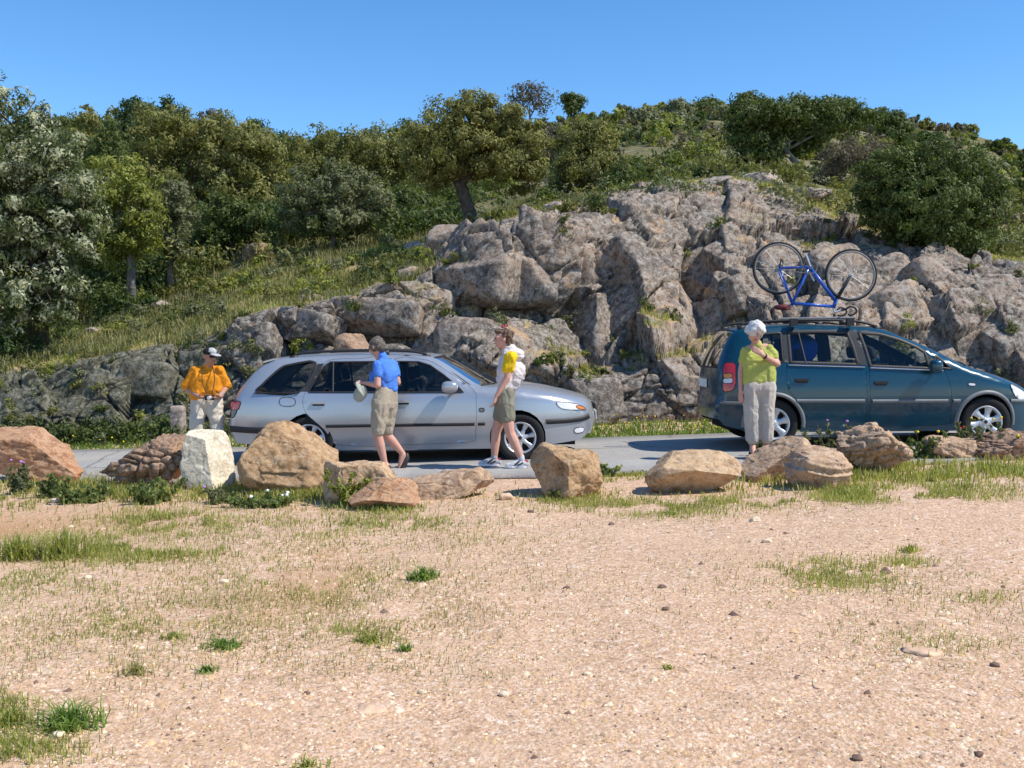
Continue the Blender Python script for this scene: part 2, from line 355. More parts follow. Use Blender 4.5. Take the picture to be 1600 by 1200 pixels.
# big blocks of the cliff: (column, row, reach across, reach up, proud of the face in m, slope across and down in m per 100 px)
CELLS = [
 (720, 372, 1.9, .5, .10, .0, .3), (860, 352, 1.9, .6, .12, .0, .3), (640, 430, 1.2, .7, .08, .2, .1), (735, 425, 1.5, 1.0, .34, .42, -.3), (835, 430, 1.2, 1.1, .50, .30, -.3),
 (760, 492, 1.8, .5, -.10, 0, .3), (690, 520, 1.0, .9, .10, .1, .2), (780, 550, 1.3, 1.2, .38, 0, .25), (870, 560, 1.0, 1.0, .28, -.3, .15), (905, 430, .7, .9, .20, 0, .1), (898, 490, .5, .8, -.25, .2, 0),
 (935, 515, .8, 1.3, .0, 1.15, -.1), (1010, 450, .9, 1.2, .62, -.32, .1), (1035, 510, .8, 1.1, .50, -.35, .1), (960, 395, .8, .8, .30, -.1, .1), (1015, 375, 1.0, .7, .32, -.2, .2),
 (1078, 470, .5, 1.2, -.28, .1, 0), (1108, 505, .7, .8, -.22, .5, .1), (1105, 415, .8, .7, .05, .3, .1), (1145, 415, .8, .8, .38, -.25, .1), (1160, 475, .9, .9, .42, -.3, .15), (1150, 510, .7, .6, .05, .3, 0),
 (1020, 334, 1.1, .5, .30, 0, .2), (1095, 345, 1.1, .7, .22, -.1, .2), (1180, 348, 1.3, .7, .30, -.1, .2), (1230, 330, 1.0, .6, .12, -.1, .2), (1260, 382, 1.5, .35, -.12, 0, .3),
 (1215, 430, .9, 1.0, .34, -.25, .1), (1262, 450, .6, 1.1, -.12, .3, 0), (1310, 430, 1.0, .9, .28, -.2, .1), (1330, 490, 1.1, 1.0, .40, -.25, .15), (1385, 440, .9, .9, .15, -.1, .1), (1420, 500, .9, 1.2, .30, -.3, .1),
 (1370, 405, 1.2, .6, .05, 0, .2), (1465, 450, .9, .9, .24, -.25, .1), (1440, 550, 1.0, .8, .05, -.1, .1), (1505, 500, .8, 1.0, .34, -.3, .1), (1550, 470, .9, .9, .18, -.2, .1), (1530, 550, 1.0, .9, -.05, -.1, .1), (1590, 520, 1, 1, .25, -.3, .1), (1600, 440, 1, .8, .1, 0, .2), (1660, 520, 1.2, 1.0, .2, -.2, .1),
 (860, 640, 1.1, .9, .12, .1, .1), (925, 630, .8, 1.0, .22, -.2, .1), (1000, 620, 1.1, 1.1, .14, .1, .15), (1075, 600, 1.0, 1.1, .10, 0, .1), (1120, 560, 1.0, 1.0, .1, .1, .1), (960, 585, 2.0, .35, .0, 0, .3),
 (660, 478, .9, .7, .30, -.35, .15), (590, 495, 1.5, .75, .38, .15, -.35), (500, 462, 1.2, .5, .20, 0, .3), (480, 505, 1.1, .7, .34, .2, -.3), (405, 520, .9, 1.2, .34, .12, -.25), (350, 520, .9, .9, .12, .2, .1), (445, 545, .8, .9, -.28, .3, 0),
 (560, 535, 1.5, .6, -.42, .1, -.1), (500, 560, 1.0, .8, .10, -.1, .2), (640, 545, .9, .9, -.12, .3, .1), (640, 610, 1.3, 1, .1, 0, .2), (740, 610, 1.2, .8, .18, 0, .2), (560, 600, 1.2, .9, .0, 0, .2),
 (300, 545, .9, .9, .05, .3, .1), (240, 560, 1.0, .9, .14, .1, .1), (330, 600, 1, 1, -.1, .2, .1), (250, 620, 1.0, 1.0, -.05, .3, .2), (170, 590, 1.1, .9, .12, .1, .1), (130, 630, 1.0, 1.0, .1, .2, .1), (90, 590, 1, .9, .0, .3, .1), (40, 620, 1.1, 1, .12, .2, .1), (-20, 600, 1.2, 1.0, .0, .2, .1), (-90, 630, 1.3, 1, .1, .1, .1),
]
SOIL_X = [0, 600, 690, 760, 900, 1000, 1200, 1300, 1600]; SOIL_T = [4.04, 4.06, 4.35, 4.97, 4.85, 4.7, 4.55, 4.35, 4.4]
def rock_face(px, t):
    shp = px.shape; px = px.ravel(); t = t.ravel()
    qy, qd = sheet(px, t); P = at_np(px, qy, qd)
    wx = px + 4 * vnoise(P * 2.6, 51) + 9 * vnoise(P * 0.8, 52); wy = qy + 4 * vnoise(P * 2.6, 53) + 7 * vnoise(P * 0.8, 54)
    C = np.array(CELLS); best = np.full(len(px), 1e9); sec = np.full(len(px), 1e9); D = np.zeros(len(px))
    for c in C:
        d = np.hypot((wx - c[0]) / c[2], (wy - c[1]) / c[3])
        b = d < best
        sec = np.where(b, best, np.minimum(sec, d)); best = np.where(b, d, best)
        D = np.where(b, c[4] + c[5] * (px - c[0]) / 100 + c[6] * (qy - c[1]) / 100, D)
    D = np.clip(D * 1.15, -0.55, 0.85)
    D -= 0.20 * np.exp(-((sec - best) / 1.6) ** 2)
    # smaller joints, dipping
    U0 = np.stack([P[:, 0], P[:, 2] + 0.35 * (P[:, 1] - 17)], 1)
    for k, (su, sv, rot, amp, tilt, crack) in enumerate([(0.8, 1.35, -0.32, 0.06, 0.07, 0.17), (2.0, 3.2, -0.50, 0.022, 0.036, 0.065), (5.5, 8, 0.35, 0.010, 0.018, 0.014)]):
        c_, s_ = math.cos(rot), math.sin(rot); warp = np.stack([vnoise(P * su, 70 + k), vnoise(P * su, 80 + k)], 1) * 0.25
        U = np.stack([(U0[:, 0] * c_ - U0[:, 1] * s_) * su, (U0[:, 0] * s_ + U0[:, 1] * c_) * sv], 1) + warp
        f1, f2, d1, rnd = worley(U, 90 + k)
        D += amp * (rnd[:, 0] - 0.5) * 2 + tilt * (d1[:, 0] * (rnd[:, 1] - 0.65) * 2 + d1[:, 1] * (rnd[:, 2] - 0.7) * 2) - crack * np.exp(-((f2 - f1) / (0.030 * (1 + k))) ** 2)
    D += fbm(P * 9, 4, 61, 0.6) * 0.012
    so_ = np.interp(px, SOIL_X, SOIL_T); rock = sstep(0.95, 1.35, t) * (1 - 0.8 * sstep(so_ - 0.05, so_ + 0.3, t)); D = np.where(D > 0, D * (1 - 0.6 * sstep(3.72, 4.0, t) * (1 - sstep(640, 700, px))), D); D = D * rock + 0.02 * fbm(P * 3, 3, 64)
    return P.reshape(*shp, 3), D.reshape(shp), qy.reshape(shp)

def mat_cliff():
    t = NT('weathered_cliff'); v = t.coord()
    big = t.noise(0.55, 5, 0.6, v, 0.5); med = t.noise(3.2, 6, 0.68, v, 0.3); spots = t.noise(9, 6, 0.78, v, 0.5); fine = t.noise(22, 5, 0.8, v, .4)
    c = t.mix(t.ramp(big, [(0.40, (0, 0, 0)), (0.60, (1, 1, 1))]), (0.195, 0.162, 0.138), (0.355, 0.262, 0.195))
    c = t.mix(t.ramp(med, [(0.34, (0.9, 0.9, 0.9)), (0.54, (0, 0, 0))]), c, (0.105, 0.095, 0.085))
    c = t.mix(t.ramp(spots, [(0.50, (0, 0, 0)), (0.57, (0.7, 0.7, 0.7))]), c, (0.42, 0.39, 0.345))
    c = t.mix(t.ramp(spots, [(0.38, (0.95, 0.95, 0.95)), (0.46, (0, 0, 0))]), c, (0.055, 0.048, 0.042))
    c = t.mix(t.ramp(fine, [(0.34, (0.55, 0.55, 0.55)), (0.5, (0, 0, 0))]), c, (0.09, 0.08, 0.07))
    st = t.noise(1.15, 5, 0.6, v, 1.0)
    c = t.mix(t.ramp(st, [(0.60, (0, 0, 0)), (0.68, (0.7, 0.7, 0.7))]), c, (0.50, 0.31, 0.165))
    moss = t.noise(2.1, 4, 0.6, v, 0.5)
    c = t.mix(t.ramp(moss, [(0.66, (0, 0, 0)), (0.74, (0.6, 0.6, 0.6))]), c, (0.12, 0.11, 0.035))
    mo = t.n('ShaderNodeAttribute', attribute_name='shade_tint')
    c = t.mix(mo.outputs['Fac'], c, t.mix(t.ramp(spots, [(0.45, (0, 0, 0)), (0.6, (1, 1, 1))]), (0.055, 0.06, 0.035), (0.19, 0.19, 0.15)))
    sn = t.noise(7, 5, 0.65, v)
    soil = t.ramp(sn, [(0.3, (0.20, 0.16, 0.07)), (0.5, (0.36, 0.27, 0.14)), (0.68, (0.44, 0.32, 0.19))])
    so = t.n('ShaderNodeAttribute', attribute_name='soil')
    c = t.mix(so.outputs['Fac'], c, soil)
    h = t.mix(0.45, med, t.mix(0.5, spots, fine))
    return t.bsdf(c, 0.93, 0.18, bump=h, bump_s=1.0, bump_d=0.09)
M_CLIFF = mat_cliff()
cpx = np.arange(-330, 1960, 2.6); ct = np.concatenate([np.linspace(0.9, 1.15, 5), np.linspace(1.17, 2, 44), np.linspace(2.02, 3, 34), np.linspace(3.02, 4, 70), np.linspace(4.02, 5.2, 80)])
CX, CT = np.meshgrid(cpx, ct)
CP, CD, CQ = rock_face(CX, CT)
du = np.gradient(CP, axis=1); dv = np.gradient(CP, axis=0)
CN = np.cross(du, dv); CN /= np.linalg.norm(CN, axis=-1, keepdims=True) + 1e-9
if CN[CN.shape[0] // 2, CN.shape[1] // 2, 1] > 0: CN = -CN
for _ in range(3):                                            # even out the direction over the rounded edges of the bank
    pad = np.pad(CN, ((5, 5), (3, 3), (0, 0)), 'edge'); CN = sum(pad[a:a + CN.shape[0], 3:-3] for a in range(11)); pad = np.pad(CN, ((0, 0), (3, 3), (0, 0)), 'edge'); CN = sum(pad[:, a:a + CX.shape[1]] for a in range(7)); CN /= np.linalg.norm(CN, axis=-1, keepdims=True) + 1e-9
CPd = CP + CN * CD[..., None]
_f = CPd.reshape(-1, 3); _k = (sstep(1.0, 1.3, CT) * (1 - 0.7 * sstep(4.1, 4.6, CT))).reshape(-1, 1)       # weathering that follows the broken face itself
CPd = (_f + _k * (CN.reshape(-1, 3) * (fbm(_f * 4.5, 4, 161) * 0.030)[:, None] + np.stack([fbm(_f * 6, 3, 171), fbm(_f * 6, 3, 181), fbm(_f * 6, 3, 191)], 1) * 0.020)).reshape(CP.shape)
nz = fbm(CP.reshape(-1, 3) * 1.1, 4, 71).reshape(CX.shape)
so0 = np.interp(CX, SOIL_X, SOIL_T); soil = sstep(so0 - 0.02, so0 + 0.12, CT + nz * np.interp(CX, [600, 900], [0.12, 0.5]))
soil = np.maximum(soil, sstep(1.98, 2.15, CT + 0.15 * nz) * (1 - sstep(2.75, 2.98, CT + 0.2 * nz)) * (CX > 800) * (CX < 1165))
soil = np.maximum(soil, np.exp(-(((CX - 720) / 70) ** 2 + ((CQ - 478) / 13) ** 2)) * (nz > -0.35))
soil = np.maximum(soil, np.exp(-(((CX - 1290) / 90) ** 2 + ((CQ - 374) / 14) ** 2)))
soil = np.maximum(soil, (1 - sstep(1.0, 1.12, CT)))
shade_tint = np.clip(1 - sstep(300, 420, CX + 60 * nz) + 0.45 * sstep(0.25, 0.5, nz) * (CX < 720), 0, 1) * 0.85  # shade of the left rock painted into its colour, with a green cast
_n = np.cross(np.gradient(CPd, axis=1), np.gradient(CPd, axis=0)); _n /= np.linalg.norm(_n, axis=-1, keepdims=True) + 1e-9
up = np.abs(_n[..., 2]); soil = soil * np.maximum(sstep(0.40, 0.62, up), (CT < 1.1) * 1.0)
cliff = tag(grid_mesh('rock_outcrop', CPd, M_CLIFF, False, {'soil': np.clip(soil, 0, 1), 'shade_tint': shade_tint}), kind='structure')
def cliff_point(px, t):
    i = np.clip(np.searchsorted(ct, t), 0, len(ct) - 1); j = np.clip(np.searchsorted(cpx, px), 0, len(cpx) - 1)
    return CPd[i, j]

def mat_hill():
    t = NT('hill_soil'); v = t.coord()
    a = t.noise(0.5, 5, 0.6, v); b = t.noise(4, 5, 0.65, v); r = t.noise(0.22, 4, 0.6, v, 0.5)
    c = t.ramp(a, [(0.3, (0.10, 0.095, 0.045)), (0.5, (0.17, 0.155, 0.075)), (0.7, (0.26, 0.215, 0.13))])
    c = t.mix(t.ramp(b, [(0.35, (0.7, 0.7, 0.7)), (0.55, (0, 0, 0))]), c, (0.06, 0.07, 0.025))
    c = t.mix(t.ramp(r, [(0.60, (0, 0, 0)), (0.68, (0.9, 0.9, 0.9))]), c, (0.30, 0.26, 0.23))
    return t.bsdf(c, 0.95, 0.1, bump=b, bump_s=0.8, bump_d=0.15)
hpx = np.concatenate([np.linspace(-500, -330, 8), np.arange(-320, 1930, 10.0), np.linspace(1940, 2100, 8)])
ht = np.concatenate([np.linspace(4.6, 6, 46), np.linspace(6.04, 8, 50), np.linspace(8.04, 9, 30), np.linspace(9.1, 10, 8)])
HX, HT = np.meshgrid(hpx, ht); HP = sheet_world(HX, HT)
HP[..., 2] += hill_rough(HP.reshape(-1, 3)).reshape(HX.shape) - 0.10 * (1 - sstep(4.6, 5.3, HT))
tag(grid_mesh('hillside', HP, mat_hill(), True), kind='structure')

# ================================================================== BOULDERS ALONG THE LOT
def ico(sub):
    bm = bmesh.new(); bmesh.ops.create_icosphere(bm, subdivisions=sub, radius=1.0)
    V = np.array([v.co[:] for v in bm.verts]); F = np.array([[v.index for v in f.verts] for f in bm.faces]); bm.free(); return V, F
ICO5 = ico(6); ICO5B = ico(5); ICO4 = ico(4); ICO2 = ico(2); ICO1 = ico(1)
def rock_shape(size, cuts, seed, power=2.8, rough=0.05, lump=0.0, strata=0.0, base=ICO5, tilt=0.0, taper=0.0, rnd_cuts=9):
    """an angular stone: a rounded block trimmed by planes, then weathered. Sits on z = 0"""
    V, F = base; r = np.random.default_rng(seed)
    p = V / (np.abs(V) ** power).sum(1, keepdims=True) ** (1 / power)
    planes = [(np.array(n, float) / np.linalg.norm(n), d) for n, d in cuts]
    for k in range(rnd_cuts):
        n = r.normal(size=3); n /= np.linalg.norm(n); planes.append((n, r.uniform(0.72, 1.0)))
    for n, d in planes:
        s = p @ n - d; p = np.where((s > 0)[:, None], p - s[:, None] * n * 0.97, p)
    if taper: p[:, :2] *= (1 - taper * (p[:, 2:3] * 0.5 + 0.5))
    h = np.array(size) / 2; q = p * h
    nrm = V
    sc = 1.0 / max(h)
    q = q + nrm * (fbm(q * 1.6 * sc + seed, 3, seed)[:, None] * rough * 1.6 * max(h) + fbm(q * 6 * sc + seed, 4, seed + 4)[:, None] * rough * 0.75 * max(h) + fbm(q * 22 * sc + seed, 3, seed + 6)[:, None] * rough * 0.28 * max(h))
    f1, f2, d1, rn = worley(np.stack([q[:, 0] * 3.2 + q[:, 1] * 1.7, q[:, 2] * 3.6 + q[:, 1] * 2.1], 1) * sc * .55 + .3 * np.stack([vnoise(q * 4, seed), vnoise(q * 4, seed + 1)], 1), seed + 40)
    q = q + nrm * (rough * max(h) * (1.1 * (d1[:, 0] * (rn[:, 1] - .5) + d1[:, 1] * (rn[:, 2] - .5)) + .5 * (rn[:, 0] - .5) - .35 * np.exp(-((f2 - f1) / .05) ** 2)))[:, None]
    if lump: 
        f1, f2, d1, rn = worley(np.stack([q[:, 0] * 7 + q[:, 1] * 3, q[:, 2] * 9 + q[:, 1] * 4], 1) + 0.4 * np.stack([vnoise(q * 9, seed), vnoise(q * 9, seed + 1)], 1), seed)
        q = q + nrm * ((rn[:, 0] - 0.5) * lump - lump * 1.1 * np.exp(-((f2 - f1) / 0.14) ** 2))[:, None]
    if strata:
        s = q[:, 2] * 38 + 1.6 * vnoise(q * 5, seed) + q[:, 0] * 6
        q[:, :2] *= (1 + strata * np.round(vnoise(np.stack([s, 0 * s, 0 * s], 1), seed + 9) * 2) / 2)[:, None]
    if tilt:
        c, s = math.cos(tilt), math.sin(tilt); x, z = q[:, 0].copy(), q[:, 2].copy(); q[:, 0] = x * c - z * s; q[:, 2] = x * s + z * c
    return q, F
M_TAN = rock_mat('tan_boulder', (0.24, 0.15, 0.085), (0.46, 0.30, 0.17), (0.52, 0.36, 0.22), (0.58, 0.46, 0.33), 0.45, 1.6, (0.36, 0.17, 0.06), 0.5)
M_OCHRE = rock_mat('ochre_boulder', (0.19, 0.11, 0.055), (0.38, 0.235, 0.125), (0.45, 0.29, 0.16), (0.52, 0.40, 0.27), 0.4, 1.6, (0.30, 0.14, 0.05), 0.6)
M_RED = rock_mat('red_boulder', (0.22, 0.105, 0.055), (0.39, 0.215, 0.12), (0.46, 0.28, 0.17), (0.50, 0.37, 0.27), 0.35, 1.6, (0.40, 0.16, 0.06), 0.6)
M_PINK = rock_mat('pink_boulder', (0.20, 0.125, 0.08), (0.42, 0.275, 0.175), (0.48, 0.325, 0.205), (0.55, 0.43, 0.33), 0.5, 1.6, (0.45, 0.24, 0.10), 0.4)
M_BROWN = rock_mat('brown_boulder', (0.13, 0.085, 0.06), (0.30, 0.19, 0.125), (0.36, 0.23, 0.15), (0.42, 0.32, 0.25), 0.45, 1.8, (0.36, 0.18, 0.08), 0.4)
M_WHITE = rock_mat('white_boulder', (0.44, 0.37, 0.26), (0.64, 0.56, 0.42), (0.68, 0.60, 0.46), (0.76, 0.70, 0.60), 0.5, 1.5, (0.50, 0.38, 0.22), 0.35)
def boulder(name, label, x0, x1, y0, y1, mat, cuts=(), seed=1, depth=None, base_off=0.0, group=None, **kw):
    """a stone whose outline covers columns x0..x1 and rows y0..y1, standing where its foot meets the ground"""
    cx = (x0 + x1) / 2; z = 0.05
    for _ in range(3):
        gx, gy = ground_hit(cx, y1, z); z = float(zlot(np.array([gx]), np.array([gy]))[0])
    w = (x1 - x0) / F_PX * gy; h = (y1 - y0) / F_PX * gy
    d = depth or max(0.35, min(w, h * 1.5) * 0.85)
    q, F = rock_shape((w, d, h * 1.16), cuts, seed, **kw)
    lo, hi = q.min(0), q.max(0)
    q = (q - (lo + hi) / 2) / (hi - lo) * np.array([w, d, h * 1.12]); q[:, 2] += h * 0.44 + base_off
    o = mobj(name, q, F, mat, None, False)
    o.location = (gx, gy + d * 0.40, z)
    return tag(o, label, 'boulder', group)
boulder('boulder', 'big reddish boulder with a flat top at the left edge', -52, 114, 670, 756, M_RED, [((0.75, -0.1, 0.65), .46), ((-0.1, -0.3, 1), .70), ((0.2, -1, -0.1), .6)], 3, strata=0.02, tilt=-0.10)
boulder('boulder', 'dark brown knobbly boulder left of the white stone', 143, 285, 680, 765, M_BROWN, [((-0.75, -0.1, 0.75), .42), ((-0.2, -1, 0.2), .7)], 5, lump=0.055, rough=0.07, depth=0.8)
boulder('boulder', 'upright white limestone block beside the orange-shirted person', 275, 356, 673, 766, M_WHITE, [((0.9, -0.45, 0.28), .62), ((-0.25, -1, 0.12), .62), ((-1, 0, 0.1), .8), ((0.1, -.2, 1), .86)], 8, power=5, rough=0.03, taper=0.24, rnd_cuts=2, depth=0.5)
boulder('boulder', 'largest ochre boulder with a sloping right side before the silver car', 360, 520, 661, 773, M_OCHRE, [((0.62, -0.15, 0.78), .60), ((-0.85, -0.1, 0.5), .80), ((0.1, -1, 0.35), .66), ((-.3, -.2, 1), .86)], 13, depth=0.95, rnd_cuts=6, rough=0.06)
boulder('boulder', 'low flat-topped tan boulder right of the largest one', 494, 620, 724, 788, M_TAN, [((0, 0, 1), .72), ((-0.9, -0.4, 0.1), .72), ((0.1, -1, 0.1), .7)], 17, power=4, rough=0.06, depth=0.6)
boulder('boulder', 'small pointed reddish rock in front of the flat-topped one', 538, 656, 752, 798, M_RED, [((-0.7, -.3, .6), .6), ((0.2, -0.8, .6), .62), ((.8, -.2, .5), .7)], 21, depth=0.5, rough=0.06)
boulder('boulder', 'long low pinkish slab at the walking person\'s feet', 630, 772, 732, 779, M_PINK, [((-0.3, -0.15, 1), .55), ((0.1, -1, 0.2), .62)], 25, power=3.5, depth=0.5, tilt=0.12, rough=0.05)
boulder('boulder', 'chunky cubic ochre boulder standing alone by the front wheel', 829, 946, 696, 780, M_OCHRE, [((0.1, -.25, 1), .80), ((-.8, -.5, .2), .78), ((0.6, -0.8, 0), .78), ((.9, -.3, .3), .85)], 29, power=3.2, rough=0.07, depth=0.75, rnd_cuts=6)
boulder('boulder', 'smooth oblong tan boulder lying left of the lime shirt', 1011, 1166, 707, 773, M_TAN, [((0.1, -0.75, -0.6), .62), ((0.0, -.5, .9), .74), ((-.9, 0, .5), .8)], 33, power=2.9, rough=0.03, rnd_cuts=3, depth=0.62)
boulder('boulder', 'slanting pink-tan slab rising to the right of the oblong boulder', 1164, 1280, 684, 752, M_PINK, [((-0.5, -0.35, 0.8), .42), ((0.3, -.9, -.4), .6)], 37, depth=0.55, rough=0.05, tilt=0.15)
boulder('boulder', 'low layered pinkish rock in the deep grass shade', 1238, 1346, 702, 764, M_PINK, [((0.1, -0.3, 1), .66), ((.7, -.3, .6), .7), ((-.9, -.2, .3), .8)], 41, strata=0.07, depth=0.6, rough=0.04)
boulder('boulder', 'rough pitted orange-brown boulder below the blue car doors', 1322, 1442, 663, 742, M_PINK, [((-.6, -.2, .8), .68), ((.7, -.2, .7), .66)], 45, lump=0.04, rough=0.07, depth=0.8)
boulder('boulder', 'small flat pink rock right of the rough pitted boulder', 1452, 1536, 684, 724, M_PINK, [((0, -.2, 1), .6), ((.2, -1, .1), .7)], 49, strata=0.04, depth=0.5)
boulder('boulder', 'jagged brown rock cut by the right edge below the front wheel', 1528, 1640, 672, 722, M_BROWN, [((-.5, -.2, .9), .6)], 53, rough=0.08, depth=0.7, lump=0.03)
# big angular slabs that stand out of the rock face: (column, row, width px, height px, turn to the right, lean back, roll)
BLOCKS = [(735, 428, 150, 78, -32, 4, -4), (822, 432, 104, 88, -18, 2, 6), (650, 432, 88, 52, -30, 10, -10), (770, 374, 180, 34, -8, 55, -5), (885, 356, 150, 38, 0, 50, -4),
 (1012, 452, 92, 140, 30, 22, 14), (1046, 520, 74, 96, 34, 16, 14), (932, 518, 92, 116, -52, 0, 10), (958, 396, 74, 58, 12, 25, 8), (1022, 374, 92, 50, 20, 32, 6), (904, 432, 48, 82, -10, 8, 4),
 (1146, 414, 78, 70, 24, 26, 16), (1162, 474, 92, 72, 26, 18, 14), (1108, 500, 66, 80, -45, 5, 12), (1100, 408, 58, 58, -20, 20, 10), (1098, 346, 114, 40, 8, 48, 4), (1184, 350, 124, 44, 10, 46, 6),
 (1216, 430, 84, 99, 17, 23, 12), (1308, 428, 99, 86, 22, 26, 13), (1336, 490, 112, 97, 12, 20, 11), (1386, 440, 86, 84, 22, 27, 15), (1420, 506, 92, 118, 11, 22, 19), (1466, 450, 90, 95, 21, 23, 13), (1506, 506, 88, 108, 13, 23, 14), (1556, 474, 97, 88, 10, 29, 15), (1592, 540, 108, 97, 18, 22, 13), (1446, 562, 108, 71, 19, 23, 16), (1264, 500, 86, 86, 12, 28, 16),
 (782, 552, 168, 98, -6, 20, 4), (872, 566, 78, 84, 20, 12, 8), (694, 522, 78, 76, -20, 14, -4), (592, 496, 132, 52, -16, 2, -4), (482, 512, 96, 46, -24, 8, -8), (404, 536, 78, 66, -20, 16, -8), (662, 480, 76, 58, 18, 8, -4), (505, 470, 112, 26, -8, 45, -8), (545, 560, 90, 50, -10, 14, 0), (625, 560, 84, 56, -14, 12, 4),
 (924, 632, 82, 78, 10, 6, 2), (1002, 622, 104, 88, -8, 8, 4), (1078, 606, 92, 96, 6, 6, -2), (300, 560, 84, 60, -20, 10, -4), (228, 590, 90, 64, -14, 10, -6), (140, 606, 96, 62, -16, 12, -6), (50, 624, 100, 60, -14, 12, -4)]
PROUD = [0.10, 0.04, 0.14, 0.07, 0.02]
for i, (px, py, w, h, yaw, lean, roll) in enumerate(BLOCKS):
    j = int(np.argmin(np.abs(cpx - px))); k = int(np.argmin(np.abs(CQ[:, j] - py) + (ct < 1.05) * 99)); c = CP[k, j]; s = c[1] / F_PX
    dep = 0.70 * min(w, h * 1.4) * s + 0.25
    q, F = rock_shape((w * s * 1.15, dep, h * s * 1.14 / max(0.55, math.cos(R(lean)))), (), 700 + i, power=7, rough=0.034, base=ICO5B if w * h > 5200 else ICO4, rnd_cuts=6)
    M = Matrix.Rotation(R(yaw), 3, 'Z') @ Matrix.Rotation(R(-lean), 3, 'X') @ Matrix.Rotation(R(-roll), 3, 'Y')
    q = q @ np.array(M).T + c + CN[k, j] * (max(0.0, CD[k, j]) * 0.75 + PROUD[i % 5] + (0.07 if i < 17 or i in (28, 29, 31) else 0.0) - dep * 0.5)
    ob = mobj('rock_block', q, F, M_CLIFF, cliff, False)
    if px < 330: a_ = ob.data.attributes.new('shade_tint', 'FLOAT', 'POINT'); a_.data.foreach_set('value', np.full(len(q), .8, np.float32))  # left blocks carry the same painted shade
# stones lying on the bank
def bank_stone(name, label, px, py, Y, wpx, hpx, mat, seed, group=None, **kw):
    s = Y / F_PX; q, F = rock_shape((wpx * s, wpx * s * 0.8, hpx * s), kw.pop('cuts', ()), seed, base=ICO4 if wpx < 60 else ICO5B, **kw)
    o = mobj(name, q, F, mat, None, False); o.location = at(px, py, Y)
    if Y > 22 and px < 900: o.location.z = slope_point(px, Y).z + hpx * s * 0.30            # bedded in the slope
    return tag(o, label, 'boulder', group)
M_GREY = rock_mat('lichen_stone', (0.12, 0.10, 0.09), (0.28, 0.235, 0.205), (0.40, 0.30, 0.235), (0.46, 0.43, 0.39), 0.6, 1.5)
bank_stone('boulder', 'rounded boulder perched highest on the outcrop below the wind-bent tree', 1193, 282, 25.4, 68, 38, M_GREY, 61, cuts=[((.7, -.4, .4), .6), ((-.4, -.2, .9), .7)], rough=0.05)
bank_stone('boulder', 'flat slab overhanging the top of the outcrop', 1018, 334, 21.6, 66, 26, M_GREY, 63, power=4, rough=0.05)
bank_stone('boulder', 'dark reddish boulder in the wood on the left slope', 402, 384, 27.5, 46, 34, M_BROWN, 65, rough=0.07)
bank_stone('boulder', 'brown boulder wedged behind the silver car roof', 552, 546, 17.35, 64, 52, M_BROWN, 67, rough=0.06)
bank_stone('boulder', 'pale pointed stone left of the main oak trunk', 652, 352, 24.5, 40, 20, M_GREY, 69, rough=0.05)
bank_stone('boulder', 'low grey stone in the grass right of the main oak', 872, 316, 24.0, 44, 20, M_GREY, 71, rough=0.05)
bank_stone('boulder', 'broad grey stone at the crest left of the perched boulder', 1122, 288, 24.6, 62, 24, M_GREY, 73, rough=0.06)
bank_stone('boulder', 'long low grey stone at the crest, third from the perched boulder', 1046, 290, 25.0, 46, 18, M_GREY, 75, rough=0.06)
bank_stone('boulder', 'grey stone cluster right of the perched boulder', 1268, 304, 23.6, 64, 22, M_GREY, 77, rough=0.07, lump=0.03)
bank_stone('boulder', 'pale stone at the foot of the yellow-green tree', 250, 446, 24.6, 30, 13, M_GREY, 79, rough=0.05)
bank_stone('boulder', 'pale stone on the lower left slope', 150, 492, 22.4, 40, 14, M_GREY, 81, rough=0.05)
q, F = rock_shape((0.26, 0.20, 0.62), (), 83, power=7, rough=0.02, base=ICO4, rnd_cuts=1)
_p = at(277, 690, 16.2); o = mobj('marker_stone', q, F, M_GREY, None, False); o.location = (_p.x, 16.2, float(zlot(np.array([_p.x]), np.array([16.2]))[0]) + 0.27)
tag(o, 'small square stone marker post in the verge behind the white block', 'marker')

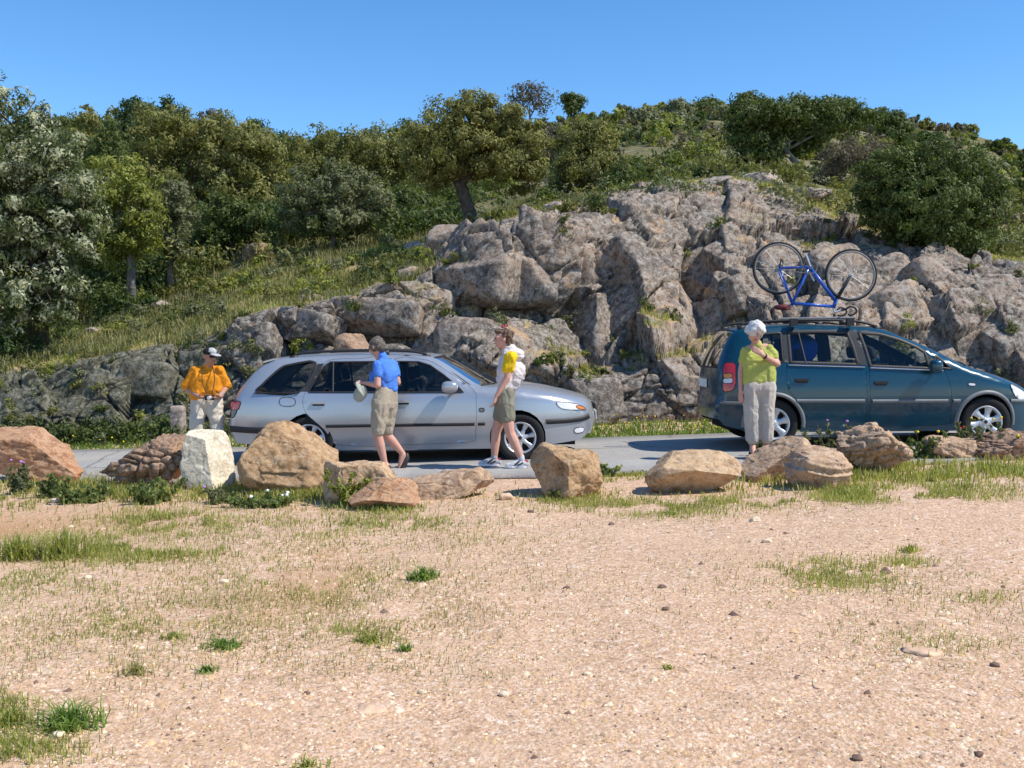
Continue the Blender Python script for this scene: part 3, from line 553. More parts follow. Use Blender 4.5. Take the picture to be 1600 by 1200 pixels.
# ================================================================== TREES AND SHRUBS
def leaves(r, blobs, n_clump, per, leaf, clump_r, shell=2.6, droop=0.25, aspect=0.5):
    """leaf-sized faces gathered in clumps inside a set of ellipsoids (x, y, z, rx, ry, rz)"""
    B = np.array(blobs, float); wgt = (B[:, 3] * B[:, 4] * B[:, 5]) ** 0.67; wgt /= wgt.sum()
    k = r.choice(len(B), n_clump, p=wgt)
    d = r.normal(size=(n_clump, 3)); d /= np.linalg.norm(d, axis=1, keepdims=True)
    rad = r.random(n_clump) ** (1 / shell)
    lum = 1 + 0.22 * vnoise(d * 2.1 + k[:, None] * 3.7, 5)
    c = B[k, :3] + d * B[k, 3:] * (rad * lum)[:, None]
    n = n_clump * per
    ci = np.repeat(np.arange(n_clump), per); sz = clump_r * r.uniform(0.6, 1.35, n_clump)
    off = r.normal(size=(n, 3)); off /= np.linalg.norm(off, axis=1, keepdims=True) + 1e-9; off *= (r.random(n) ** .45 * sz[ci] * 0.80)[:, None] * np.array([1, 1, 0.7])
    pos = c[ci] + off
    nrm = d[ci] * 0.7 + off / (np.linalg.norm(off, axis=1, keepdims=True) + 1e-6) * 0.9 + r.normal(size=(n, 3)) * 0.55 + np.array([0, 0, 0.15])
    nrm /= np.linalg.norm(nrm, axis=1, keepdims=True)
    a = np.cross(nrm, r.normal(size=(n, 3))); a /= np.linalg.norm(a, axis=1, keepdims=True) + 1e-9
    a[:, 2] -= droop; b = np.cross(nrm, a); b /= np.linalg.norm(b, axis=1, keepdims=True) + 1e-9
    L = (leaf * r.uniform(0.6, 1.4, n))[:, None]
    V = np.stack([pos - a * L * .42 + b * L * aspect * .55, pos - a * L * .42 - b * L * aspect * .55, pos + a * L * .62], 1).reshape(-1, 3)
    return V, np.arange(n * 3).reshape(n, 3)
def bark(name, c1, c2):
    t = NT(name); v = t.coord(); a = t.noise(9, 5, 0.7, v); b = t.noise(3, 3, 0.6, v)
    return t.bsdf(t.mix(t.ramp(a, [(0.35, (0, 0, 0)), (0.65, (1, 1, 1))]), c1, c2), 0.95, 0.15, bump=a, bump_s=0.9, bump_d=0.04)
BARK = bark('cork_bark', (0.045, 0.036, 0.028), (0.13, 0.105, 0.085)); BARK_GREY = bark('grey_bark', (0.13, 0.115, 0.10), (0.30, 0.27, 0.24))
LF_OAK = leaf_mat('oak_leaf', (0.081, 0.089, 0.022), (0.243, 0.240, 0.065), (0.365, 0.344, 0.135))
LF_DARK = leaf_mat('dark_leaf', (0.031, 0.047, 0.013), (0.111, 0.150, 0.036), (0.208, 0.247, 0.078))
LF_YEL = leaf_mat('yellow_leaf', (0.118, 0.142, 0.024), (0.307, 0.325, 0.065), (0.425, 0.425, 0.118))
LF_GREY = leaf_mat('grey_leaf', (0.088, 0.100, 0.047), (0.206, 0.218, 0.106), (0.319, 0.330, 0.189))
LF_SILV = leaf_mat('silver_leaf', (0.030, 0.042, 0.012), (0.095, 0.125, 0.035), (0.52, 0.53, 0.36), pr=(0.47, 0.60), scale=1.6, fine=2.6)
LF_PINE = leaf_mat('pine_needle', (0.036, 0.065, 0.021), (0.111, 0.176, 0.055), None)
LF_BROWN = leaf_mat('brownish_twig', (0.075, 0.060, 0.042), (0.17, 0.145, 0.10), (0.24, 0.205, 0.15))
LF_WEED = leaf_mat('weed_leaf', (0.085, 0.115, 0.030), (0.20, 0.25, 0.075), (0.32, 0.36, 0.16), transl=0.4, scale=4)
def tree(name, label, cat, px, Y, base_py, trunk, blobs, leafm, n_clump, per, leaf, clump_r, barkm=BARK, seed=0, group=None, ground=True, limbs=True, thick=None, shell=2.6):
    """trunk: [(column, row, width px)] upward; blobs: [(column, row, depth shift m, half width px, half height px)]"""
    r = np.random.default_rng(seed + 100); s = Y / F_PX
    base = at(px, base_py, Y)
    if ground:
        g = slope_point(px, Y); base = Vector((base.x, base.y, min(base.z, g.z)))
    root = empty(name, base, label, cat, group)
    loc = lambda a, b, dy=0.0: at(a, b, Y + dy) - base
    pts = [Vector((0, 0, -0.15))] + [loc(a, b) for a, b, w in trunk]; rad = [trunk[0][2] * s * .62] + [w * s * .5 for a, b, w in trunk]
    mb = MB(); mb.tube(pts, rad, 9)
    Bs = []
    for (a, b, dy, hw, hh) in blobs:
        c = loc(a, b, dy); Bs.append((c.x, c.y, c.z, hw * s, hw * s * (thick or 0.95), hh * s))
    if limbs:
        for i, B in enumerate(Bs):
            st = pts[-1] if i % 2 == 0 else pts[-1].lerp(pts[-2], 0.35)
            e = Vector(B[:3]); m1 = st.lerp(e, 0.5) + Vector(r.normal(size=3)) * 0.12 * (e - st).length
            w = rad[-1]; mb.tube([st, m1, e], [w * .72, w * .42, w * .16], 6)
            for k in range(5):
                d = Vector(r.normal(size=3)).normalized(); q = e + Vector((d.x * B[3], d.y * B[4], abs(d.z) * B[5])) * 0.8
                s0 = m1.lerp(e, r.uniform(0.2, 1)); mid = s0.lerp(q, 0.5) + Vector(r.normal(size=3)) * 0.08
                mb.tube([s0, mid, q], [w * .22, w * .13, w * .05], 5)
    mb.build('trunk', barkm, root, True)
    V, F = leaves(r, Bs, int(n_clump * 1.1), int(per * 1.35), leaf, clump_r * 0.95, shell)
    mobj('crown', V, F, leafm, root)
    return root
# --- near trees, left to right
tree('evergreen_oak', 'tall oak with silvery pale leaf tips at the left edge', 'tree', 60, 20.5, 520, [(60, 430, 26), (50, 330, 20)],
     [(-60, 270, 0, 130, 150), (20, 190, 0, 70, 70), (75, 260, -.3, 80, 70), (110, 330, -.3, 60, 60), (0, 330, -.6, 110, 90), (70, 400, -.3, 60, 45), (95, 430, -.4, 42, 45), (-80, 420, 0, 100, 90), (20, 445, -.4, 70, 45), (75, 470, -.5, 60, 36), (0, 490, -.5, 80, 36), (120, 375, -.4, 44, 40)], LF_SILV, 560, 62, 0.085, 0.34, seed=1, shell=3.2)
tree('young_oak', 'bright yellow-green tree beside the silvery oak', 'tree', 205, 25.0, 462, [(205, 420, 13), (200, 370, 10), (196, 320, 8)],
     [(185, 285, 0, 52, 42), (225, 320, -.2, 36, 48), (160, 340, 0, 36, 52), (215, 370, -.2, 36, 34), (180, 385, 0, 34, 40)], LF_YEL, 190, 60, 0.085, 0.32, BARK_GREY, 2)
tree('cork_oak', 'largest olive-brown oak on the left hillside', 'tree', 318, 35.0, 400, [(318, 350, 16), (312, 310, 12)],
     [(260, 215, 0, 68, 46), (330, 215, 0, 82, 46), (395, 250, 0, 58, 54), (250, 285, 0, 60, 52), (325, 290, -.5, 78, 58), (405, 320, 0, 52, 52)], LF_OAK, 330, 62, 0.125, 0.48, seed=3)
tree('small_grey_tree', 'slim greyish tree between the yellow-green one and the large oak', 'tree', 266, 26.0, 450, [(266, 410, 9), (268, 360, 7)],
     [(268, 310, 0, 28, 36), (284, 345, -.1, 26, 34), (256, 360, 0, 24, 34), (276, 390, 0, 24, 26)], LF_GREY, 110, 56, 0.08, 0.28, BARK_GREY, 4)
tree('cork_oak', 'dark oak behind the slim grey tree trunks', 'tree', 360, 29.0, 420, [(362, 390, 8), (364, 360, 6)],
     [(350, 345, 0, 44, 34), (390, 352, 0, 40, 34), (330, 372, 0, 34, 26), (415, 372, 0, 30, 22)], LF_DARK, 130, 56, 0.10, 0.34, seed=5)
tree('wild_olive', 'low grey-green bushy tree left of the main oak', 'tree', 520, 28.0, 380, [(522, 352, 8), (524, 332, 6)],
     [(490, 305, 0, 48, 42), (545, 300, 0, 52, 44), (590, 325, 0, 34, 36), (465, 340, 0, 32, 30), (530, 345, -.3, 48, 26)], LF_GREY, 210, 58, 0.09, 0.34, BARK_GREY, 6)
tree('cork_oak', 'rounded olive oak behind the low grey-green tree', 'tree', 560, 38.0, 350, [(560, 310, 12), (560, 285, 9)],
     [(500, 245, 0, 56, 42), (570, 240, 0, 66, 46), (620, 260, 0, 40, 46), (470, 290, 0, 40, 40), (585, 300, 0, 54, 36)], LF_OAK, 240, 58, 0.13, 0.50, seed=7)
tree('cork_oak', 'main oak with a bare dark leaning trunk above the rock dome', 'tree', 740, 24.5, 362, [(738, 345, 23), (729, 318, 20), (722, 296, 20), (716, 282, 17)],
     [(665, 225, 0, 40, 50), (705, 195, 0, 52, 42), (765, 190, 0, 58, 42), (815, 225, 0, 42, 48), (735, 240, -.3, 70, 42), (676, 262, 0, 42, 34), (806, 268, -.1, 48, 34), (838, 262, 0, 22, 34), (745, 165, 0, 42, 20)], LF_OAK, 400, 62, 0.082, 0.28, seed=8)
tree('cork_oak', 'dense olive oak standing right of the main oak', 'tree', 920, 29.0, 300, [(918, 280, 10), (916, 262, 8)],
     [(900, 225, 0, 36, 34), (935, 225, 0, 38, 34), (915, 262, -.3, 52, 36), (880, 270, 0, 24, 28), (955, 270, 0, 30, 28)], LF_OAK, 200, 58, 0.085, 0.32, seed=9)
tree('green_shrub', 'bright green shrub at the foot of the dense olive oak', 'shrub', 968, 27.5, 302, [(968, 292, 4), (969, 284, 3)],
     [(968, 276, 0, 20, 24), (980, 288, 0, 14, 14), (955, 290, 0, 14, 12)], LF_DARK, 60, 50, 0.07, 0.24, seed=10)
tree('round_shrub', 'yellow-green rounded bush below the far scrub', 'shrub', 1092, 36.0, 288, [(1092, 278, 5), (1092, 268, 4)],
     [(1075, 255, 0, 28, 24), (1108, 252, 0, 28, 22), (1090, 270, -.3, 38, 20)], LF_YEL, 90, 50, 0.11, 0.40, seed=11)
tree('wind_bent_tree', 'wide wind-swept tree with a pale leaning trunk on the right', 'tree', 1275, 33.0, 292, [(1258, 268, 9), (1238, 248, 9), (1222, 228, 8)],
     [(1175, 210, 0, 44, 40), (1215, 180, 0, 56, 30), (1275, 178, 0, 62, 28), (1325, 190, 0, 44, 26), (1190, 232, 0, 40, 26), (1250, 215, .4, 58, 26), (1160, 185, 0, 30, 24)], LF_DARK, 300, 58, 0.105, 0.40, BARK_GREY, 12)
tree('bare_shrub', 'greyish half-bare bush under the wind-swept tree', 'shrub', 1335, 30.0, 306, [(1335, 290, 4), (1333, 276, 3)],
     [(1310, 260, 0, 34, 34), (1350, 245, 0, 42, 34), (1375, 270, 0, 28, 30), (1290, 282, 0, 24, 18)], LF_BROWN, 150, 50, 0.07, 0.34, BARK_GREY, 13)
tree('dark_bush', 'large dark green rounded bush on the rocks at right', 'tree', 1470, 20.6, 402, [(1466, 372, 12), (1462, 345, 9)],
     [(1400, 285, 0, 62, 52), (1465, 260, 0, 72, 48), (1525, 290, 0, 50, 58), (1385, 335, 0, 40, 40), (1455, 330, -.5, 78, 58), (1530, 345, -.2, 42, 46), (1430, 370, -.2, 50, 30), (1495, 378, -.3, 44, 28), (1360, 305, 0, 26, 30)], LF_DARK, 520, 62, 0.07, 0.27, seed=14, shell=3.2)
tree('dead_tree', 'leafless grey tree on the skyline behind the main oak', 'tree', 828, 60.0, 215, [(828, 196, 4), (828, 178, 3.2)],
     [(812, 155, 0, 18, 22), (845, 152, 0, 20, 24), (828, 145, 0, 18, 18)], LF_BROWN, 46, 22, 0.16, 0.8, BARK_GREY, 15)
tree('skyline_oak', 'small round tree alone on the skyline', 'tree', 897, 80.0, 200, [(897, 182, 3), (897, 172, 2.4)],
     [(890, 156, 0, 13, 11), (904, 160, 0, 12, 11), (897, 170, 0, 12, 8)], LF_DARK, 40, 40, 0.22, 0.7, seed=16)
for i, (px, Y, top, hw, m, lab) in enumerate([
    (135, 62, 168, 40, LF_OAK, 'round grey-green tree at the left end of the ridge'), (215, 78, 150, 36, LF_PINE, 'dark pine at the highest point of the left ridge'),
    (262, 82, 155, 34, LF_PINE, 'dark pine just right of the highest ridge tree'), (330, 70, 172, 40, LF_BROWN, 'brownish tree on the left ridge between dark pines'),
    (400, 80, 186, 32, LF_PINE, 'dark pine on the falling end of the left ridge'), (438, 84, 205, 26, LF_PINE, 'last pine before the gap in the ridge'),
    (180, 55, 190, 44, LF_DARK, 'dark oak below the left ridge pines'), (520, 75, 205, 34, LF_DARK, 'round tree on the ridge above the gap'),
    (585, 78, 200, 36, LF_GREY, 'greyish tree on the middle ridge'), (640, 70, 186, 34, LF_DARK, 'dark tree on the ridge left of the main oak crown'),
    (430, 48, 232, 44, LF_DARK, 'dark green oak between the large oak and the rounded one'), (860, 55, 200, 34, LF_BROWN, 'brownish bush behind the leafless tree'),
    (60, 45, 250, 60, LF_DARK, 'dark oak hidden behind the silvery oak'), (150, 34, 330, 52, LF_DARK, 'dark oak deep in the left wood'),
    (1110, 90, 158, 26, LF_DARK, 'dark round tree on the right ridge, left of the summit'), (1172, 92, 146, 28, LF_DARK, 'dark round tree at the right summit'),
    (1010, 85, 172, 24, LF_GREY, 'grey-green bush on the ridge right of the lone round tree'), (1060, 88, 162, 25, LF_GREY, 'grey-green tree on the rising right ridge'),
    (1395, 75, 172, 28, LF_DARK, 'dark tree on the ridge right of the wind-swept crown'), (1322, 80, 158, 14, LF_DARK, 'small pointed tree on the skyline above the wind-swept crown'),
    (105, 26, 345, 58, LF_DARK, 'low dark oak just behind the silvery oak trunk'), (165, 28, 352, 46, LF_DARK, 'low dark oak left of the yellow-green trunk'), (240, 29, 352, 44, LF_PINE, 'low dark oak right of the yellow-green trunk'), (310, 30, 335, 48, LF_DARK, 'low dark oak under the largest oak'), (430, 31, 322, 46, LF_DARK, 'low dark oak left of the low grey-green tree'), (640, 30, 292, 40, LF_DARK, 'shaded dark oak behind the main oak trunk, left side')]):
    b0 = sheet(np.array([px]), np.array([level_at(px, Y)]))[0][0]; h = b0 - top
    cy = top + 0.40 * min(h, 2.4 * hw)
    hh = 0.40 * min(h, 2.4 * hw)
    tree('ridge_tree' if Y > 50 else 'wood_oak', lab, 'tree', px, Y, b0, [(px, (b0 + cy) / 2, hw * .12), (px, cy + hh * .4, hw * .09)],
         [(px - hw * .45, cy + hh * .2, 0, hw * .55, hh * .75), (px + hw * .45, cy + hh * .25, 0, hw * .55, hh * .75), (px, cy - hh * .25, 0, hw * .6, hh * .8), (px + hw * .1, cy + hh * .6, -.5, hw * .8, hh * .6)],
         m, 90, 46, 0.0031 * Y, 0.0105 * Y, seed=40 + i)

# --- scrub that reads as one mass
def scatter_bushes(name, label, n, pxr, Yr, size, mats, seed, per=70, leaf_k=0.0032, keep=None, clumps=4, sink=0.25, power=1.0):
    r = np.random.default_rng(seed); Vs = []; Fs = []; mi = []; o = 0
    for k in range(n):
        px = r.uniform(*pxr); Y = Yr[0] + (Yr[1] - Yr[0]) * r.random() ** power
        if keep and not keep(px, Y): continue
        p = slope_point(px, Y); s = r.uniform(*size)
        bl = [(p.x + r.normal() * s * .4, p.y + r.normal() * s * .4, p.z + s * r.uniform(.2, .55) - sink * s * .4, s * r.uniform(.4, .75), s * r.uniform(.4, .75), s * r.uniform(.35, .6)) for _ in range(3)]
        V, F = leaves(r, bl, clumps * 3, per // 3, leaf_k * Y, s * 0.34)
        Vs.append(V); Fs.append(F + o); o += len(V); mi.append(np.full(len(F), r.integers(len(mats))))
    return tag(mobj(name, np.concatenate(Vs), np.concatenate(Fs), mats, None, False, np.concatenate(mi)), label, 'scrub', None, 'stuff')
scatter_bushes('hillside_scrub', 'dense evergreen scrub covering the far hillside', 430, (-380, 800), (42, 111), (1.1, 2.4), [LF_DARK, LF_GREY, LF_OAK, LF_OAK, LF_PINE, LF_BROWN], 5, per=54, power=0.7, clumps=6, leaf_k=0.0050)
scatter_bushes('open_hill_scrub', 'open low scrub on the stony right hillside', 520, (800, 1950), (36, 111), (0.5, 1.5), [LF_DARK, LF_GREY, LF_OAK, LF_YEL, LF_PINE, LF_BROWN], 15, per=48, power=0.7, clumps=5, leaf_k=0.0046)
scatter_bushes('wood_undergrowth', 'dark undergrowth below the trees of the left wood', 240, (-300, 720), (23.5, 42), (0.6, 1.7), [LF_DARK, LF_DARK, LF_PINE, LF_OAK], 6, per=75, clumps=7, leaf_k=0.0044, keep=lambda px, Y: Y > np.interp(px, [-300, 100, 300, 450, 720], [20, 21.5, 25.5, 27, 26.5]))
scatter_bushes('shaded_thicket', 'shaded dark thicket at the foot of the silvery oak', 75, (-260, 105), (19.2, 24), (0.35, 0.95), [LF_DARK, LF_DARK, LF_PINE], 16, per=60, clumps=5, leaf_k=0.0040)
scatter_bushes('crest_scrub', 'low green scrub between the stones on top of the outcrop', 260, (830, 1900), (21, 40), (0.3, 0.9), [LF_GREY, LF_OAK, LF_DARK], 7, per=60, clumps=5, leaf_k=0.0038)
scatter_bushes('slope_scrub', 'small weeds dotted over the grassy left slope', 120, (100, 860), (19.5, 28), (0.18, 0.55), [LF_GREY, LF_YEL, LF_DARK, LF_OAK], 8, per=60, clumps=5, leaf_k=0.0036)

# --- grass
def blades(P, h, w, r, lean=0.5, seg=2):
    """grass blades rooted at P: bent strips"""
    n = len(P); ang = r.random(n) * 2 * np.pi; dirv = np.stack([np.cos(ang), np.sin(ang), 0 * ang], 1); side = np.stack([-np.sin(ang), np.cos(ang), 0 * ang], 1)
    L = (np.abs(r.normal(size=n)) * lean)[:, None]; h = np.asarray(h)[:, None] * np.ones((n, 1)); w = np.asarray(w) * np.ones(n); w = w[:, None]
    up = np.array([0, 0, 1.0])
    if seg == 1:
        V = np.stack([P - side * w, P + side * w, P + dirv * L * h + up * h], 1); return V.reshape(-1, 3), np.arange(n * 3).reshape(n, 3)
    m = P + dirv * L * h * .35 + up * h * .62; t = P + dirv * L * h * 1.0 + up * h * (1 - 0.25 * np.minimum(L, 1))
    V = np.stack([P - side * w, P + side * w, m - side * w * .7, m + side * w * .7, t], 1).reshape(-1, 3); b = np.arange(n)[:, None] * 5
    F = np.concatenate([b + np.array([0, 1, 3]), b + np.array([0, 3, 2]), b + np.array([2, 3, 4])])
    return V, F
LF_GRASS = leaf_mat('green_grass', (0.205, 0.234, 0.054), (0.395, 0.411, 0.114), (0.586, 0.566, 0.240), transl=0.5, scale=3)
LF_STRAW = leaf_mat('straw_grass', (0.30, 0.28, 0.11), (0.45, 0.40, 0.18), (0.56, 0.50, 0.29), transl=0.45, scale=3)
LF_FRESH = leaf_mat('fresh_grass', (0.120, 0.192, 0.036), (0.240, 0.348, 0.084), (0.408, 0.504, 0.192), transl=0.5, scale=4)
def lot_points(px, py, rx, ry, n, r):
    a = r.normal(size=(n, 2)) * 0.5
    qx = px + a[:, 0] * rx; qy = np.clip(py + a[:, 1] * ry, 700, 1290)
    b = (600.0 - qy) / F_PX; s = (0.04 - CAM_H) / (-_sp + b * _cp)
    x = (qx - 800) / F_PX * s; y = (_cp + b * _sp) * s
    for _ in range(2):
        z = zlot(x, y); s = (z - CAM_H) / (-_sp + b * _cp); x = (qx - 800) / F_PX * s; y = (_cp + b * _sp) * s
    return np.stack([x, y, zlot(x, y)], 1)
r_ = np.random.default_rng(77)
# thin dry turf over the lot: patches (column, row, reach across, reach down, how many, height)
def turf(name, label, patches, mat, seed, w=0.0035, lean=0.7, kmod=1.0):
    r = np.random.default_rng(seed); Vs = []; Fs = []; o = 0
    for (px, py, rx, ry, n, h) in patches:
        P = lot_points(px, py, rx, ry, int(n * kmod), r)
        keep = fbm(P * np.array([3.2, 3.2, 0]) + px, 3, seed) > -0.12; P = P[keep]
        if len(P) == 0: continue
        V, F = blades(P, h * r.uniform(.4, 1.3, len(P)), w * (0.7 + 0.10 * P[:, 1]) * 0.62, r, lean)
        Vs.append(V); Fs.append(F + o); o += len(V)
    return tag(mobj(name, np.concatenate(Vs), np.concatenate(Fs), mat), label, 'grass', None, 'stuff')
turf('dry_turf', 'thin yellowish turf spread over the left of the gravel lot',
     [(420, 890, 520, 110, 6820, .035), (300, 970, 420, 90, 4030, .03), (560, 960, 300, 70, 2170, .03), (100, 1010, 260, 120, 1550, .035), (600, 1030, 260, 60, 868, .025), (1320, 910, 260, 50, 1178, .03), (1400, 1000, 240, 60, 806, .025), (250, 850, 300, 40, 1550, .04), (900, 800, 400, 26, 930, .03), (450, 790, 400, 24, 1550, .05), (700, 860, 240, 60, 930, .03), (1500, 960, 180, 60, 434, .03)], LF_STRAW, 21)
turf('green_turf', 'short green turf in patches across the gravel lot',
     [(200, 858, 160, 26, 3000, .06), (260, 815, 110, 24, 1500, .07), (420, 825, 240, 26, 1500, .04), (40, 900, 160, 50, 1200, .04), (480, 905, 180, 40, 900, .035), (330, 960, 240, 40, 700, .03), (180, 985, 160, 30, 500, .03), (620, 815, 160, 18, 1100, .045), (1030, 795, 130, 16, 1700, .05), (1150, 788, 110, 14, 1300, .05), (900, 785, 90, 14, 800, .05), (1330, 775, 70, 16, 1300, .06), (1450, 770, 170, 16, 2300, .05), (1250, 882, 90, 12, 400, .04), (1310, 905, 110, 22, 800, .045), (1410, 885, 60, 14, 300, .045), (1540, 935, 80, 12, 150, .03), (1480, 1000, 120, 30, 250, .03), (30, 1170, 120, 30, 800, .04), (10, 1110, 50, 40, 400, .04), (560, 985, 80, 14, 250, .035), (640, 840, 200, 14, 400, .04)], LF_GRASS, 22, kmod=1.5)
turf('verge_grass', 'tall mixed grass growing around the row of boulders',
     [(-20, 740, 160, 40, 1116, 0.092), (20, 775, 120, 30, 992, 0.059), (130, 755, 110, 24, 1178, 0.099), (190, 772, 130, 16, 1488, 0.092), (320, 768, 170, 12, 1426, 0.086), (440, 776, 130, 10, 1116, 0.079), (540, 772, 60, 24, 558, 0.099), (590, 796, 90, 8, 558, 0.053), (700, 772, 60, 8, 186, 0.040), (780, 742, 120, 6, 558, 0.033), (880, 776, 90, 10, 434, 0.053), (975, 742, 80, 8, 744, 0.053), (950, 755, 60, 12, 310, 0.046), (1180, 762, 90, 10, 275, 0.053), (1260, 752, 110, 16, 935, 0.099), (1340, 740, 90, 20, 825, 0.106), (1440, 738, 150, 16, 1650, 0.112), (1560, 735, 110, 14, 1320, 0.099), (1380, 752, 160, 12, 715, 0.066), (470, 770, 60, 16, 434, 0.092), (1500, 712, 120, 10, 660, 0.092), (1620, 722, 100, 14, 495, 0.092)], LF_GRASS, 23, w=0.006, lean=0.45)
turf('verge_straw', 'pale dry stalks standing among the boulder grass',
     [(170, 765, 200, 20, 930, 0.112), (380, 776, 260, 10, 806, 0.086), (560, 770, 60, 20, 310, 0.106), (1300, 750, 160, 14, 330, 0.092), (1450, 735, 200, 14, 495, 0.099), (0, 770, 140, 20, 434, 0.079)], LF_STRAW, 24, w=0.004, lean=0.4)
# grassy verge on the far side of the road
def field(name, label, n, fn, h, w, mat, seed, lean=0.5, cat='grass'):
    r = np.random.default_rng(seed); P = fn(r, n); V, F = blades(P, h * r.uniform(.4, 1.3, len(P)), w, r, lean)
    return tag(mobj(name, V, F, mat), label, cat, None, 'stuff')
def far_verge(r, n):
    x = r.uniform(-12, 12, n); y = ROAD_FAR + 0.05 + np.abs(r.normal(size=n)) * np.where(x < -3, 0.55, 0.38); return np.stack([x, y, zlot(x, y)], 1)
field('far_verge_grass', 'bright green grass strip along the far road edge', 20000, far_verge, 0.10, 0.009, LF_FRESH, 31)
def slope_grass(r, n):
    px = r.uniform(-150, 900, n); t = r.uniform(4.05, 6.2, n); P = sheet_world(px, t)
    k = (px < 760) | (t > 4.7); P = P[k]; px, t = px[k], t[k]
    g = fbm(P * 0.9, 3, 44) > -0.25; P = P[g]; P[:, 2] += hill_rough(P) * 0.7 - 0.03; return P
LF_MEADOW = leaf_mat('meadow_grass', (0.115, 0.125, 0.05), (0.235, 0.235, 0.105), (0.36, 0.34, 0.20), transl=0.45, scale=1.2)
field('slope_grass', 'sunlit meadow grass on the left hillside above the cliff', 34000, slope_grass, 0.24, 0.014, LF_MEADOW, 32, 0.6)
def slope_straw(r, n):
    P = slope_grass(r, n); return P[fbm(P * 0.5, 3, 48) > 0.0]
field('slope_straw', 'pale seed heads in the hillside meadow', 14000, slope_straw, 0.27, 0.010, LF_STRAW, 33, 0.5)
def ledge_grass(r, n):
    i = r.integers(0, len(ct), n * 6); j = r.integers(0, len(cpx), n * 6); w = soil[i, j] * (ct[i] > 1.15) * (nz[i, j] > -0.1); k = r.random(n * 6) < w; k = np.nonzero(k)[0][:n]
    return CPd[i[k], j[k]] + r.normal(size=(len(k), 3)) * 0.02
field('ledge_grass', 'green and yellow grass along the ledges of the outcrop', 11000, ledge_grass, 0.13, 0.009, LF_GRASS, 34)
field('ledge_straw', 'dry grass along the ledges of the outcrop', 9000, ledge_grass, 0.12, 0.008, LF_STRAW, 35)

# ================================================================== CARS
def inside(P, poly):
    P = np.asarray(P, float); poly = np.asarray(poly, float); x, y = P[:, 0], P[:, 1]; c = np.zeros(len(P), bool); n = len(poly)
    for i in range(n):
        x1, y1 = poly[i]; x2, y2 = poly[(i + 1) % n]
        if y1 == y2: continue
        c ^= ((y1 > y) != (y2 > y)) & (x < (x2 - x1) * (y - y1) / (y2 - y1) + x1)
    return c
def seg_dist(P, line, closed=False):
    P = np.asarray(P, float); line = np.asarray(line, float); d = np.full(len(P), 1e9); n = len(line)
    for i in range(n if closed else n - 1):
        a, b = line[i], line[(i + 1) % n]; ab = b - a; t = np.clip(((P - a) @ ab) / max(ab @ ab, 1e-12), 0, 1)
        d = np.minimum(d, np.hypot(*(P - (a + t[:, None] * ab)).T))
    return d
def dense(poly, step, closed=True):
    out = []; n = len(poly)
    for i in range(n if closed else n - 1):
        a, b = np.array(poly[i], float), np.array(poly[(i + 1) % n], float); k = max(1, int(np.ceil(np.linalg.norm(b - a) / step)))
        out += [tuple(a + (b - a) * j / k) for j in range(k)]
    if not closed: out.append(tuple(poly[-1]))
    return out
def smooth_line(pts, n=4, closed=False):
    """Catmull-Rom through points"""
    P = [np.array(p, float) for p in pts]; out = []; m = len(P)
    for i in range(m if closed else m - 1):
        p0 = P[i - 1] if (closed or i > 0) else P[i]; p1 = P[i]; p2 = P[(i + 1) % m]; p3 = P[(i + 2) % m] if (closed or i + 2 < m) else p2
        for k in range(n):
            t = k / n; out.append(tuple(0.5 * (2 * p1 + (p2 - p0) * t + (2 * p0 - 5 * p1 + 4 * p2 - p3) * t * t + (3 * p1 - p0 - 3 * p2 + p3) * t ** 3)))
    if not closed: out.append(tuple(P[-1]))
    return out
def inset(poly, d):
    P = [np.array(p, float) for p in poly]; n = len(P)
    area = sum(P[i][0] * P[(i + 1) % n][1] - P[(i + 1) % n][0] * P[i][1] for i in range(n)); s = 1 if area > 0 else -1; out = []
    for i in range(n):
        e1 = P[i] - P[i - 1]; e2 = P[(i + 1) % n] - P[i]; n1 = np.array([-e1[1], e1[0]]) / (np.linalg.norm(e1) + 1e-9); n2 = np.array([-e2[1], e2[0]]) / (np.linalg.norm(e2) + 1e-9)
        m = n1 + n2; m /= max(np.linalg.norm(m), 0.3); k = 1 / max(0.5, m @ n1); out.append(tuple(P[i] + s * m * d * k))
    return out
def panel(outer, holes, W, step, side, off=0.0):
    """skin of one car side: region in side view (x, z), pushed out to the half width W(x, z)"""
    bnd = dense(outer, step); loops = [bnd] + [dense(h, step) for h in holes]
    V = []; E = []
    for lp in loops:
        o = len(V); V += lp; E += [(o + i, o + (i + 1) % len(lp)) for i in range(len(lp))]
    A = np.array(bnd); lo, hi = A.min(0), A.max(0)
    gx, gz = np.meshgrid(np.arange(lo[0], hi[0], step), np.arange(lo[1], hi[1], step)); G = np.stack([gx.ravel(), gz.ravel()], 1)
    k = inside(G, bnd) & (seg_dist(G, bnd, True) > step * .45)
    for h in loops[1:]: k &= ~inside(G, h) & (seg_dist(G, h, True) > step * .45)
    V += [tuple(p) for p in G[k]]
    r = geometry.delaunay_2d_cdt([Vector(v) for v in V], E, [], 0, 1e-6)
    P = np.array([v[:] for v in r[0]]); F = np.array([f[:] for f in r[2]]); c = P[F].mean(1)
    k = inside(c, bnd)
    for h in loops[1:]: k &= ~inside(c, h)
    F = F[k]; w = W(P[:, 0], P[:, 1]) + off
    V3 = np.stack([P[:, 0], side * w, P[:, 1]], 1)
    a, b, c_ = V3[F[:, 0]], V3[F[:, 1]], V3[F[:, 2]]; ny = np.cross(b - a, c_ - a)[:, 1]
    F = np.where((ny * side < 0)[:, None], F[:, ::-1], F)
    return V3, F
